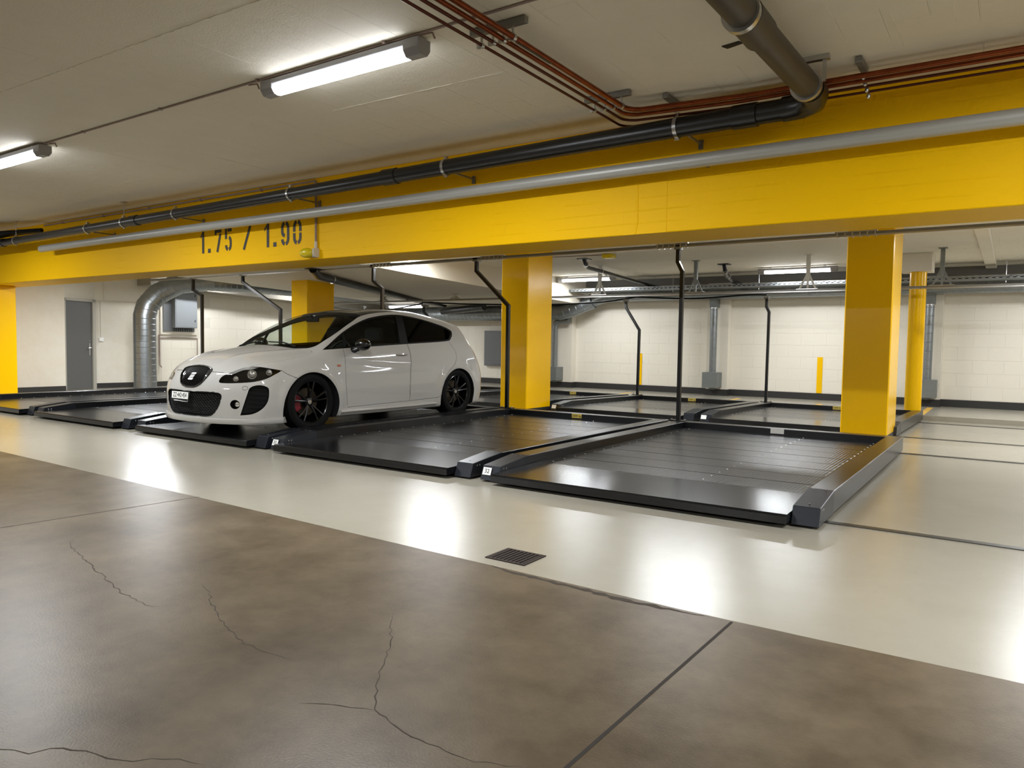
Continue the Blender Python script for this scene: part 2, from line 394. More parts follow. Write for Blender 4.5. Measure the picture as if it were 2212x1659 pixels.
o = MB().box(-.47, -.3, 10.9, 16.0, ZR - .06, ZR - .001).build('ceiling_rib', 'ceiling_paint', None, bevel=.01); tag(o, 'narrow raised concrete strip on the rear ceiling at right', 'ceiling rib')
MB().box(-2.71, -2.33, BY0 - .003, BY0 + .01, BZ, 2.43).build('formwork_patch', 'yellow_beam', beam, bevel=.002)
MB().tube([(-2.6, BY0 - .002, BZ), (-2.58, BY0 - .003, 2.1), (-2.585, BY0 - .002, 2.42)], .004, 6).build('formwork_ridge', 'yellow_beam', beam)
struct(MB().box(-13.8, XR, 16.1, 16.39, 2.52, ZR - .001), 'trim_2', 'band_grey')  # dark grey strip along the top of the back wall
# yellow stripes painted on the back wall, and the grey cabinet
for x, lb in ((-7.41, 'upright yellow stripe on the back wall nearer the middle column'), (-3.33, 'upright yellow stripe on the back wall nearer the thick right column')):
    o = MB().box(x - .055, x + .055, 16.385, 16.392, .165, .92).build('wall_stripe', 'line_yellow', None); o.data.materials[0] = MATS['yellow_column']
    tag(o, lb, 'stripe', 'yellow stripes on the back wall')
o = MB().box(-12.0, -11.2, 16.3, 16.39, .5, 1.45).build('wall_cabinet', 'cabinet_dark', None, bevel=.006); tag(o, 'dark grey flat cabinet on the back wall beside the middle column', 'cabinet')
MB().box(-11.96, -11.24, 16.29, 16.3, .54, 1.41).build('cabinet_door', 'cabinet_dark', o, bevel=.003)

# ------------------------------------------------------------------ stencilled clearance text on the beam
def stroke(mb, pts, wd, y, closed=False):
    P = [Vector(p) for p in pts]; n = len(P); V = []
    for i in range(n):
        t = (P[min(i + 1, n - 1)] - P[max(i - 1, 0)]).normalized(); q = Vector((-t.y, t.x)) * wd / 2
        V += [(P[i].x + q.x, y, P[i].y + q.y), (P[i].x - q.x, y, P[i].y - q.y)]
    return mb.add(V, [(2 * i, 2 * i + 1, 2 * i + 3, 2 * i + 2) for i in range(n - 1)])
def arc(cx, cz, rx, rz, a0, a1, n=10):
    return [(cx + rx * math.cos(math.radians(a0 + (a1 - a0) * i / n)), cz + rz * math.sin(math.radians(a0 + (a1 - a0) * i / n))) for i in range(n + 1)]
TY = BY0 - .003; zb, zt, sw = 2.19, 2.47, .042
def digit(ch, x0, x1):
    mb = MB(); w2 = sw / 2
    if ch == '1':
        mb.add([(x1 - sw - .003, TY, zb), (x1, TY, zb), (x1, TY, zt), (x1 - sw + .012, TY, zt), (x0 - .005, TY, zt - .06), (x0 - .005, TY, zt - .095), (x1 - sw - .003, TY, zt - .045)], [(0, 1, 2, 3, 4, 5, 6)])
    elif ch == '.': mb.add([(x0, TY, zb), (x1, TY, zb), (x1, TY, zb + .052), (x0, TY, zb + .052)], [(0, 1, 2, 3)])
    elif ch == '/': stroke(mb, [(x0 + w2, zb), (x1 - w2, zt)], sw, TY)
    elif ch == '7':
        mb.add([(x0, TY, zt), (x1, TY, zt), (x1, TY, zt - .042), (x0 + .04, TY, zt - .042), (x0 + .04, TY, zt - .065), (x0, TY, zt - .065)], [(0, 1, 2, 3, 4, 5)])
        stroke(mb, [(x1 - .025, zt - .056), (x0 + .052, zb)], sw, TY)
    elif ch == '5':
        mb.add([(x0, TY, zt), (x0 + sw, TY, zt), (x0 + sw, TY, zt - .13), (x0, TY, zt - .13)], [(0, 1, 2, 3)])
        mb.add([(x0 + sw + .012, TY, zt), (x1, TY, zt), (x1, TY, zt - .042), (x0 + sw + .012, TY, zt - .042)], [(0, 1, 2, 3)])
        cx = (x0 + x1) / 2; rx = (x1 - x0) / 2 - w2
        stroke(mb, arc(cx, zb + .075 + .04, rx, .055, 75, 0, 6) + arc(cx, zb + .075, rx, .055, 0, -78, 6), sw, TY)
        stroke(mb, arc(cx, zb + .075, rx, .055, -104, -180, 6), sw, TY)
    elif ch == '9':
        cx = (x0 + x1) / 2; rx = (x1 - x0) / 2 - w2
        stroke(mb, arc(cx, zt - .08, rx, .06, 102, 180, 6) + arc(cx, zt - .115, rx, .05, 180, 262, 6), sw, TY)
        stroke(mb, arc(cx, zt - .08, rx, .06, 78, 0, 6) + arc(cx, zb + .08, rx, .06, 0, -78, 6), sw, TY)
        stroke(mb, arc(cx, zb + .08, rx, .06, -102, -176, 6), sw, TY)
    elif ch == '0':
        cx = (x0 + x1) / 2; rx = (x1 - x0) / 2 - w2
        for a, c in ((102, 180), (78, 0)): stroke(mb, arc(cx, zt - .08, rx, .06, a, c, 6) + [(cx + (rx if c == 0 else -rx), (zb + zt) / 2 + .008)], sw, TY)
        for a, c in ((-102, -180), (-78, 0)): stroke(mb, arc(cx, zb + .08, rx, .06, a, c, 6) + [(cx + (rx if c == 0 else -rx), (zb + zt) / 2 - .008)], sw, TY)
    o = mb.build('stencil_digit' if ch.isdigit() else 'stencil_mark', 'stencil_paint', beam, clean=False)
for ch, a, b in (('1', -8.624, -8.555), ('.', -8.475, -8.418), ('7', -8.331, -8.19), ('5', -8.12, -7.985), ('/', -7.769, -7.60),
                 ('1', -7.352, -7.27), ('.', -7.195, -7.138), ('9', -7.055, -6.91), ('0', -6.845, -6.70)): digit(ch, a, b)
# ------------------------------------------------------------------ lamps
def make_lamp(x, y, z, label, group='tube lamps under the ceiling', rz=0, watts=LAMP_W):
    t = thing('tube_lamp', label, 'lamp', (x, y, z), rz, group)
    if lamps:
        for ch in lamps[0].children: c = ch.copy(); C.objects.link(c); c.parent = t
    else:
        MB().prism([(-.055, .06), (-.055, .03), (-.03, .005), (.03, .005), (.055, .03), (.055, .06)], -.715, .715, axis=0).build('lamp_housing', 'lamp_body', t)
        for s in (-1, 1): MB().box(s * .5 - .02, s * .5 + .02, -.03, .03, .06, .0815 if not lamps else .06).build('mounting_clip', 'steel', t)
        for s in (-1, 1):
            MB().prism([(-.057, .062), (-.057, .0), (-.03, -.035), (.03, -.035), (.057, .0), (.057, .062)], s * .72, s * .60, axis=0).build('end_cap', 'lamp_body', t, bevel=.003)
        MB().prism([(.05 * math.cos(math.radians(a)), .005 + .042 * math.sin(math.radians(a))) for a in range(180, 361, 20)], -.60, .60, axis=0).build('diffuser', 'lamp_glow', t, smooth=True)
        ld = bpy.data.lights.new('lamp_light', 'AREA'); ld.shape = 'RECTANGLE'; ld.size = 1.18; ld.size_y = .085; ld.energy = LAMP_W; ld.color = LAMP_C
        lo = bpy.data.objects.new('lamp_light', ld); C.objects.link(lo); lo.parent = t; lo.location = (0, 0, -.040)
    if watts != LAMP_W:
        for ch in t.children:
            if ch.type == 'LIGHT': ch.data = ch.data.copy(); ch.data.energy = watts
    lamps.append(t); return t
lamps = []
LZ = 2.818
make_lamp(-3.65, 3.35, LZ, 'lit tube lamp on the front ceiling, nearest the copper pipes')
make_lamp(-8.24, 3.30, LZ, 'lit tube lamp cut by the left edge of the photo')
HID = 'lit tube lamp %s, out of direct sight'
g1, g2, g3 = 'tube lamps along the driving lane out of sight', 'tube lamps of the second lane row out of sight', 'tube lamps hidden behind the beam'
for x, w_ in ((1.0, 'over the driving lane right of the copper pipes'), (5.6, 'over the driving lane farthest right'), (-12.8, 'over the driving lane at the far left end')): make_lamp(x, 3.32, LZ, HID % w_, g1)
for x, w_ in ((-8.2, 'behind the viewer at left'), (-3.6, 'straight behind the viewer'), (1.0, 'behind the viewer at right')): make_lamp(x, -2.2, LZ, HID % w_, g2)
RZ_ = ZR - .062
def slabz(y): return 2.43 - .0349 * (y - 6.06) - .066
for x, y, z, w_ in ((-13.0, 7.4, slabz(7.4), 'just behind the beam nearest the grey door'), (-8.2, 9.72, RZ_, 'behind the beam above the white car'), (-3.7, 9.72, RZ_, 'behind the beam between bays 31 and 32'),
                    (.7, 9.72, RZ_, 'behind the beam right of bay 32'), (5.2, 9.72, RZ_, 'behind the beam farthest right')): make_lamp(x, y, z, HID % w_, g3, 0, 85 if x < -10 else 50)
make_lamp(-15.3, 10.2, RZ_, HID % 'added to light the left block wall above the galvanised duct', g3, PI / 2, 24); make_lamp(-15.3, 13.0, RZ_, HID % 'added to light the left block wall behind the column above the windscreen', g3, PI / 2, 24)  # two unseen lamps added to brighten the left block wall
make_lamp(-3.46, 14.7, RZ_ - .03, 'lit tube lamp on the rear ceiling left of the thick right column', watts=36)
make_lamp(-8.0, 14.7, RZ_ - .03, 'lit tube lamp on the rear ceiling right of the middle column', watts=36)
make_lamp(1.2, 14.7, RZ_ - .03, HID % 'on the rear ceiling beyond the right edge', g3, 0, 36); make_lamp(1.4, 12.5, RZ_, HID % 'added to brighten the rear right, nearest to the right end of the cable tray', g3, 0, 28)  # second lamp is added out of view to brighten the rear right
make_lamp(-13.3, 14.6, 2.045, 'lit tube lamp low above the roof of the white car', watts=20)

# conduit feeding the lamps, conduit and sounder on the beam
o = MB().tube([(-15.9, 3.26, ZC - .008), (-1.8, 3.31, ZC - .008), (7.9, 3.36, ZC - .008)], .007, 8).build('lamp_conduit', 'conduit', None, smooth=True)
tag(o, 'thin conduit running along the front ceiling from lamp to lamp', 'conduit')
for x in (-7.4, -2.85, -4.45): MB().tube([(x - .08, 3.32, ZC - .008), (x, 3.33, ZC - .012), (x + .01, 3.34, ZC - .045)], .006, 6).build('drop_cable', 'conduit', o)
for i in range(12): MB().box(-14 + i * 1.2, -13.985 + i * 1.2, 3.275, 3.305, ZC - .016, ZC - .0005).build('conduit_clip', 'conduit', o)
o = MB().tube([(-12.8, 5.58, 2.865), (-6.46, 5.58, 2.865), (-6.44, 5.58, 2.85), (-6.44, 5.58, 2.16)], .013, 8).build('beam_conduit', 'conduit', None, smooth=True)
tag(o, 'thin pinkish conduit along the top of the beam turning down to the yellow sounder', 'conduit')
for x in (-12.2, -11, -9.8, -8.6, -7.4): MB().box(x, x + .02, 5.562, 5.599, 2.848, 2.882).build('conduit_clip', 'conduit', o)
MB().lathe([(.018, 2.11), (.018, 2.2)], (-6.44, 5.58, 0), 2, 10).build('cable_gland', 'conduit_white', o)
o = MB().sphere((-6.53, 5.53, 2.075), .105, .06, .055, 20, 12).build('sounder', 'lime_plastic', None, smooth=True)
tag(o, 'lime yellow oval sounder on the beam below the conduit', 'sounder')
MB().lathe([(.052, -.02), (.052, .03)], (-6.44, 5.57, 2.075), 0, 18).build('base_ring', 'conduit_white', o, smooth=True)
o = MB().box(-5.9, -5.7, 11.36, 11.54, ZR - .07, ZR).build('junction_box', 'lime_plastic', None, bevel=.02)
tag(o, 'yellow box on the rear ceiling right of the middle column', 'junction box')
MB().tube([(-6.9, 11.3, ZR - .008), (-5.9, 11.45, ZR - .008)], .008, 6).build('cable', 'conduit', o)

# ------------------------------------------------------------------ big pipes along the beam
def rb_(x): return float(np.interp(x, [-16, -8, -1.3], [.054, .060, .074]))
def zb_(x): return 2.61 + (x + 13) * .0095 - float(np.interp(x, [-13, -8, -3], [.012, .012, 0]))
def pipe_clamp(parent, x, y, z, r, m='steel', rod=True, top=ZC):
    MB().lathe([(r, -.014), (r + .006, -.014), (r + .006, .014), (r, .014)], (x, y, z), 0, 24).build('pipe_clamp', m, parent, smooth=True)
    mb = MB().box(x - .012, x + .012, y - .02, y + .02, z + r, z + r + .03)
    mb.lathe([(.008, -.02), (.008, .02)], (x, y - .0, z - r - .012), 0, 8)
    if rod: mb.tube([(x, y, z + r + .02), (x, y, top)], .006, 8); mb.box(x - .04, x + .04, y - .03, y + .03, top - .008, top)
    q = mb.build('clamp_bolt', m, parent); q['kind'] = 'stuff'
bp = MB().tube([(x, 5.25, zb_(x)) for x in (-16.35, -13, -8, -3, -1.30)], [rb_(x) for x in (-16.35, -13, -8, -3, -1.30)], 24).build('drain_pipe', 'pipe_black', None, smooth=True)
tag(bp, 'thick black drain pipe hung along the yellow beam', 'pipe')
for x in (-12.99, -10.76, -9.81, -8.61, -6.45, -4.32, -2.12):
    pipe_clamp(bp, x, 5.25, zb_(x), rb_(x) + .001, rod=x in (-12.99, -9.81))
    if x not in (-12.99, -9.81): MB().box(x + .05, x + .065, 5.3, 5.598, zb_(x) - .055, zb_(x) - .04).box(x + .04, x + .075, 5.585, 5.598, zb_(x) - .09, zb_(x) - .02).build('wall_bracket', 'rail_grey', bp)
for x in (-13.5, -9.55, -5.0, -1.62): MB().lathe([(rb_(x), -.09), (rb_(x) + .01, -.085), (rb_(x) + .01, .085), (rb_(x), .09)], (x, 5.25, zb_(x)), 0, 24).build('pipe_socket', 'pipe_black', bp, smooth=True)
MB().tube([(-1.36, 5.25, zb_(-1.3)), (-1.24, 5.24, 2.722), (-1.15, 5.17, 2.724), (-1.12, 5.06, 2.724), (-1.12, 4.93, 2.724)], .083, 24).build('elbow', 'pipe_black', bp, smooth=True)
br = MB().tube([(-1.12, 5.0, 2.724), (-1.17, 3.4, 2.73), (-1.28, -.5, 2.75)], .077, 24).build('branch_pipe', 'pipe_brown', None, smooth=True)
tag(br, 'dark brown branch pipe crossing the front ceiling towards the viewer', 'pipe')
for y in (4.86, 3.66): MB().lathe([(.07, -.018), (.095, -.018), (.095, .018), (.07, .018)], (-1.125 - (5 - y) * .031, y, 2.726), 1, 24).build('pipe_clamp', 'steel', br, smooth=True)
MB().lathe([(.078, 3.68), (.089, 3.69), (.089, 3.95), (.078, 3.96)], (-1.158, 0, 2.729), 1, 24).build('pipe_socket', 'pipe_brown', br, smooth=True)
MB().box(-1.24, -1.0, 4.86, 4.9, ZC - .03, ZC).box(-1.04, -1.02, 4.87, 4.89, 2.74, ZC - .02).build('hanger', 'steel', br)
sp = MB().tube([(-12.55, 5.42, 2.463), (-8.85, 5.42, 2.478), (-5.86, 5.42, 2.478), (-1.2, 5.42, 2.501), (7.9, 5.42, 2.54)], .052, 24).build('grey_pipe', 'pipe_silver', None, smooth=True)
tag(sp, 'pale grey pipe hung in front of the yellow beam', 'pipe')
for x in (-10.4, -6.3, -4.2, -2.0): MB().box(x - .012, x + .012, 5.45, 5.598, 2.48, 2.50).build('wall_bracket', 'rail_grey', sp)
# cable bundle at far left
cb = MB()
for k in range(7):
    y0 = 4.2 + .12 * k; cb.tube([(-16.3, y0, 2.66), (-14.6, y0 + .3 + random.uniform(-.1, .1), 2.68 - .02 * (k % 3)), (-13.4, 5.1 + .03 * k, 2.72), (-12.6, 5.45, 2.76)], .035, 7)
o = cb.build('cable_bundle', 'rubber_black', None, smooth=True); tag(o, 'dark bundle of cables under the ceiling at the far left end of the beam', 'cables')
# copper pipes
cop = [(-2.37, .017, 'copper', 4.98), (-2.435, .014, 'copper', 5.08), (-2.505, .010, 'copper_dark', 5.2), (-2.585, .009, 'copper_dark', 5.33)]
nm = ('thickest copper pipe, rightmost of the four on the ceiling', 'reddish copper pipe, second from the right of the four', 'thin dark copper pipe, second from the left of the four', 'thinnest dark copper pipe, leftmost of the four')
for i, (x, r, m_, yb) in enumerate(cop):
    z = 2.80; R_ = .12
    path = [(x + .02, -4, z), (x, yb - R_, z)] + [(x + R_ - R_ * math.cos(math.radians(a)), yb - R_ + R_ * math.sin(math.radians(a)), z) for a in (20, 45, 70, 90)]
    path += [(x + .8, (5.10, 5.2, 5.3, 5.4)[i], (2.81, 2.81, 2.805, 2.80)[i]), (7.9, (5.38, 5.42, 5.48, 5.52)[i], (2.862, 2.845, 2.812, 2.786)[i])]
    o = MB().tube(path, r, 12).build('copper_pipe', m_, None, smooth=True); tag(o, nm[i], 'pipe', 'copper pipes on the front ceiling')
    if i == 0: MB().tube([(x, 3.5, z), (x, 3.85, z)], .0185, 12).build('repair_sleeve', 'pipe_brown', o, smooth=True)
k = 0
for (x0, x1, y, lb) in ((-2.66, -2.28, 3.45, 'steel channel with four clamps on the ceiling, nearer the lamp'), (-2.66, -2.3, 4.82, 'steel channel with four clamps where the copper pipes reach the beam')):
    t = thing('pipe_support', lb, 'bracket', (0, 0, 0), 0, 'clamp channels of the copper pipes')
    MB().box(x0, x1, y - .02, y + .02, ZC - .04, ZC - .003).build('channel', 'rail_grey', t, bevel=.003)
    for (x, r, m_, yb) in cop:
        c = MB().lathe([(r, -.012), (r + .006, -.012), (r + .006, .012), (r, .012)], (x, y, 2.80), 1, 14)
        c.box(x - .005, x + .005, y - .005, y + .005, 2.80 + r, ZC - .04); c.box(x - .03, x - .012, y - .008, y + .008, 2.785, 2.815); c.build('pipe_clamp', 'steel', t)
for (x, lb) in ((-2.12, 'small steel bracket at the top of the beam, left of the branch pipe'), (-.86, 'small steel bracket at the top of the beam, right of the branch pipe')):
    t = thing('pipe_bracket', lb, 'bracket', (0, 0, 0), 0, 'brackets of the copper pipes on the beam')
    MB().box(x - .02, x + .02, 5.0, 5.25, ZC - .04, ZC - .003).build('channel', 'rail_grey', t, bevel=.003)
    c = MB()
    for j in range(4): c.sphere((x, 5.2 + j * .07, 2.83 - j * .02), .014, .014, .02, 8, 6)
    c.build('pipe_clamp', 'steel', t)
o = MB().prism([(-1.52, 4.42), (-1.41, 4.40), (-1.40, 4.44), (-1.50, 4.47)], ZC - .006, ZC - .0005, axis=2).build('paint_chip', 'ink', None)
tag(o, 'small dark hole broken in the front ceiling beside the branch pipe', 'hole')

# ------------------------------------------------------------------ floor drain
t = thing('floor_drain', 'square rusty drain grate in the pale floor', 'drain', (-2.08, 3.125, 0))
MB().box(-.11, .11, -.095, .095, .0005, .001).build('drain_shade', 'pit_shade', t)  # flat black sheet, the dark of the pit put into its colour
f_ = MB(); f_.box(-.12, .12, -.105, -.09, .0, .005); f_.box(-.12, .12, .09, .105, 0, .005); f_.box(-.12, -.105, -.09, .09, 0, .005); f_.box(.105, .12, -.09, .09, 0, .005)
f_.build('drain_frame', 'cast_iron', t)
for i in range(9):
    x = -.095 + i * .0237; MB().box(x - .006, x + .006, -.09, .09, .001, .005).build('grate_bar', 'cast_iron', t)

# ------------------------------------------------------------------ ventilation ducts
def ribbed(path, r, pitch=.13, rr=.006, seg=24):
    """spiral duct: smooth tube and its raised seams"""
    mb = MB().tube(path, r, seg); sm = MB()
    for i in range(len(path) - 1):
        a, b = Vector(path[i]), Vector(path[i + 1]); L_ = (b - a).length; n = max(1, int(L_ / pitch)); t = (b - a) / L_
        for k in range(n):
            c = a + t * (k + .5) * L_ / n; up = Vector((0, 0, 1)) if abs(t.z) < .9 else Vector((1, 0, 0)); u = t.cross(up).normalized(); v = t.cross(u)
            kk = len(sm.v)
            for (ro, off) in ((r, -rr), (r + rr * .7, 0), (r, rr)):
                for j in range(seg):
                    q = 2 * PI * j / seg; skew = pitch * .5 * q / (2 * PI) if i >= 0 else 0
                    sm.v.append(tuple(c + t * (off + skew * 0) + (u * math.cos(q) + v * math.sin(q)) * ro))
            for w_ in range(2):
                for j in range(seg):
                    a_ = kk + w_ * seg + j; b_ = kk + w_ * seg + (j + 1) % seg; sm.f.append((a_, b_, b_ + seg, a_ + seg)); sm.m.append(0)
    return mb, sm
def duct(name, path, r, label, pitch=.13, mname='galvanised', cat='duct', group=None):
    mb, sm = ribbed(path, r, pitch); o = mb.build(name, mname, None, smooth=True); tag(o, label, cat, group)
    s_ = sm.build('duct_seam', mname, o, smooth=True); s_['kind'] = 'stuff'
    return o
duct('air_duct', [(-15.3, 8.60, .0), (-15.3, 8.60, 1.58), (-15.29, 8.66, 1.80), (-15.25, 8.86, 2.05), (-15.1, 9.25, 2.30), (-14.85, 9.8, 2.40), (-14.6, 10.8, 2.41), (-14.5, 15.6, 2.38)], .225,
     'large galvanised duct rising from the floor and bending along the ceiling at left', .12)
duct('air_duct', [(-15.9, 15.95, 1.88), (-9.35, 15.95, 1.90), (-8.95, 15.97, 1.98), (-8.55, 16.0, 2.16), (-8.1, 16.05, 2.27), (7.9, 16.05, 2.32)], [.19] * 3 + [.17, .14, .13],
     'horizontal galvanised duct along the back wall stepping down behind the middle column', .16) if False else None
mb, sm = ribbed([(-15.7, 15.9, 1.88), (-9.3, 15.9, 1.90), (-8.95, 15.93, 1.99), (-8.5, 15.98, 2.17)], .185, .14)
o = mb.build('air_duct', 'galvanised', None, smooth=True); tag(o, 'wide low part of the galvanised duct on the back wall, beside the middle column', 'duct'); q = sm.build('duct_seam', 'galvanised', o, smooth=True); q['kind'] = 'stuff'
duct('air_duct', [(-8.62, 15.98, 2.12), (-8.2, 16.02, 2.26), (-7.9, 16.03, 2.28), (7.9, 16.03, 2.31)], .135, 'long galvanised spiral duct along the top of the back wall', .17)
for (x, zt_, lb, el) in ((-9.58, 1.55, 'small duct and box with an elbow at its top, beside the middle column', True), (-5.5, 2.16, 'small straight duct and box on the pilaster between the two wall stripes', False), (-1.33, 2.16, 'small straight duct and box on the pilaster right of the thick right column', False)):
    xc = x if el else x
    t = thing('inlet_duct', lb, 'duct', (xc, 16.03, 0), 0, 'small vertical ducts on the back wall')
    p_ = [(0, 0, .5), (0, 0, zt_)] + ([(.03, 0, zt_ + .09), (.12, 0, zt_ + .14), (.4, 0, zt_ + .15)] if el else [])
    mb, sm = ribbed(p_, .075 if not el else .07, .16, .004, 18); q = mb.build('duct_pipe', 'galvanised', t, smooth=True); q2 = sm.build('duct_seam', 'galvanised', q, smooth=True); q2['kind'] = 'stuff'
    MB().box(-.17, .17, -.19, .14, .2, .54).build('duct_box', 'galv_grey', t, bevel=.006)
    MB().lathe([(.07, .16), (.07, .21)], (0, 0, 0), 2, 18).build('outlet', 'galv_grey', t, smooth=True)
    if not el: MB().lathe([(.078, 1.95), (.085, 1.95), (.085, 1.97), (.078, 1.97)], (0, 0, 0), 2, 18).build('duct_clamp', 'steel', t); MB().box(-.08, .08, -.08, .14, 1.97, 2.2).build('duct_adapter', 'galv_grey', t)
# cable tray and its cables
t = thing('cable_tray', 'perforated galvanised cable tray crossing the rear ceiling', 'cable tray', (0, 0, 0))
b1 = MB(); y = 15.25; z = 2.35
b1.box(-16, 7.9, y, y + .4, z, z + .004); b1.box(-16, 7.9, y - .004, y, z, z + .014); b1.box(-16, 7.9, y - .004, y, z + .030, z + .036); b1.box(-16, 7.9, y - .004, y, z + .052, z + .065)
x = -16
while x < 7.8: b1.box(x, x + .05, y - .0035, y, z + .014, z + .030); b1.box(x + .04, x + .09, y - .0035, y, z + .036, z + .052); x += .1
q = b1.build('tray_side', 'galvanised', t); q['kind'] = 'stuff'
MB().box(-16, 7.9, y + .02, y + .38, z + .005, z + .045).build('cable_pack', 'rubber_black', t)
for x in (-6.2, -4.35, -2.1, -.15): MB().tube([(x, y + .1, z - .06), (x, y + .1, ZR - .002)], .005, 6).build('threaded_rod', 'steel', t)
# conductor rails for the platforms
def rail(y, z, x0, x1, label, posts, hx):
    t = thing('conductor_rail', label, 'rail', (0, 0, 0), 0, 'conductor rails above the platforms')
    MB().box(x0, x1, y - .02, y + .02, z, z + .028).build('rail_profile', 'rail_grey', t)
    MB().box(x0, x1, y - .016, y + .016, z - .016, z).build('contact_strip', 'steel', t)
    for x, lg in posts:
        tp_ = ZR if x > -8.7 else 2.43 - .0349 * (y - 6.06)
        p_ = MB().box(x - .03, x + .03, y - .03, y + .03, z + (.16 if x > -8 else .05), tp_ - .01).box(x - .06, x + .06, y - .05, y + .05, tp_ - .012, tp_ - .001)
        p_.build('hanger_post', 'post_lit' if lg else 'galv_grey', t)
        for dx in (-1, 0, 1):
            MB().prism([(x + dx * .02 - .014, z + (.26 if x > -8 else .10)), (x + dx * .02 + .014, z + (.26 if x > -8 else .10)), (x + dx * .13 + .014, z + .03), (x + dx * .13 - .014, z + .03)], y - .02, y + .02, axis=1).build('strut', 'post_lit' if lg else 'galv_grey', t)
        MB().box(x - .17, x + .17, y - .05, y + .05, z + .024, z + .036).build('foot_plate', 'steel', t)
    for x in hx:
        c = MB()
        for j in range(6): c.box(x - .2 + j * .075, x - .185 + j * .075, y - .03, y + .03, z - .022, z + .038)
        c.box(x - .22, x + .2, y - .028, y + .028, z + .03, z + .042); c.build('splice_bracket', 'steel', t)
    return t
rail(8.75, 2.335, -15.3, 7.9, 'grey conductor rail right behind the yellow beam', [], (-8.5, -6.3, -3.55, -1.45))
rail(13.0, 2.06, -14.5, 7.9, 'grey conductor rail of the rear row on splayed hanger posts', [(-6.77, 1), (-4.82, 0), (-2.88, 1), (-.94, 0), (-10.4, 1), (-12.6, 0)], ())
# black drain pipes under the rear ceiling
def bpipe(path, r, label):
    o = MB().tube(path, r, 14).build('drain_pipe', 'pipe_black', None, smooth=True); tag(o, label, 'pipe'); a = Vector(path[1])
    MB().box(path[0][0] - .1, path[0][0] + .1, path[0][1] - .1, path[0][1] + .1, path[0][2] - .005, path[0][2] + .008).build('flange', 'pipe_black', o)
    for i in (1, 2):
        c = Vector(path[i]).lerp(Vector(path[i + 1] if i + 1 < len(path) else path[i]), .3)
        MB().lathe([(r, -.012), (r + .012, -.012), (r + .012, .012), (r, .012)], tuple(c), 1, 14).build('pipe_clamp', 'steel', o, smooth=True)
    return o
bpipe([(-6.5, 11.85, ZR - .01), (-6.5, 11.9, 2.58), (-6.55, 12.1, 2.53), (-6.72, 14.2, 2.49), (-6.85, 16.2, 2.45)], .035, 'long thin black pipe slanting under the rear ceiling right of the middle column')
bpipe([(-4.55, 13.75, ZR - .01), (-4.55, 13.8, 2.55), (-4.6, 14.0, 2.5), (-4.85, 15.2, 2.46), (-4.9, 15.9, 2.45)], .04, 'short black pipe hanging from the rear ceiling left of the lamp')
bpipe([(-10.0, 8.6, 2.33), (-10.2, 8.9, 2.25), (-10.9, 10.6, 2.2), (-12.0, 13.4, 2.14), (-12.6, 15.3, 2.1)], .07, 'thick black pipe under the low slab above the car roof')
for z_, x0, x1, lb in ((1.99, -13.4, -9.6, 'long yellow pipe on the back wall left of the middle column'), (1.905, -13.3, -12.35, 'short yellow pipe below the long one on the back wall')):
    o = MB().tube([(x0, 16.32, z_), (x1, 16.32, z_)], .035, 12).build('yellow_pipe', 'yellow_column', None, smooth=True); tag(o, lb, 'pipe')
    MB().box((x0 + x1) / 2 - .01, (x0 + x1) / 2 + .01, 16.27, 16.398, z_ - .06, z_ + .05).build('pipe_clamp', 'rubber_black', o)
o = MB().tube([(-12.9, 15.6, 1.95), (-12.2, 15.4, 1.98), (-11.2, 15.2, 2.03)], .09, 14).build('black_hose_pipe', 'pipe_black', None, smooth=True); tag(o, 'thick black pipe end above the tail of the white car', 'pipe')
# cupboard, shelf and conduits on the left block wall
t = thing('electrical_cabinet', 'light grey electrical cabinet high on the left block wall', 'cabinet', (-16.3, 10.0, 0), 0)
MB().box(.0, .03, -.48, .44, 1.2, 2.30).build('back_board', 'wall_paint', t)
MB().box(.03, .05, -.42, .36, 1.27, 2.2).build('recess_frame', 'cabinet_dark', t)
MB().box(.05, .20, -.22, .34, 1.36, 2.22).build('cabinet_body', 'cabinet_grey', t, bevel=.004)
MB().box(.2, .206, -.2, .32, 1.38, 2.2).build('cabinet_door', 'cabinet_grey', t, bevel=.002)
for z in (1.5, 2.1): MB().box(.204, .209, .27, .29, z, z + .05).build('latch', 'ink', t)
for i in range(9): MB().tube([(.07, -.18 + i * .055, 1.36), (.07, -.17 + i * .055, 1.27)], .006, 5).build('cable', 'rubber_black', t)
o = MB().tube([(-16.28, 9.5, 1.2), (-16.28, 9.5, .5), (-16.24, 9.52, .44)], .014, 8).tube([(-16.28, 9.5, 1.12), (-16.28, 10.45, 1.12), (-16.28, 10.45, .3)], .012, 8).build('wall_conduit', 'conduit', None, smooth=True)
tag(o, 'thin conduits below the cabinet on the left block wall', 'conduit')
o = MB().tube([(-16.43, 8.25, 1.9), (-16.43, 8.25, 1.1)], .01, 8).tube([(-16.44, 8.17, 1.9), (-16.31, 9.45, 1.9)], .01, 8).tube([(-16.42, 8.32, 1.9), (-16.42, 8.32, 2.4)], .01, 8).build('wall_conduit', 'conduit_white', None, smooth=True)
tag(o, 'white painted conduit on the wall right of the grey door', 'conduit')
MB().box(-16.45, -16.4, 8.21, 8.3, 1.02, 1.1).build('light_switch', 'label_white', o, bevel=.005)
o = MB().prism([(9.0, 2.43), (9.0, 2.28), (16.3, 2.02), (16.3, 2.2)], -16.3, -15.75, axis=0).build('ledge_beam', 'soffit_dark', None); tag(o, 'grey concrete ledge above the left block wall', 'ledge')

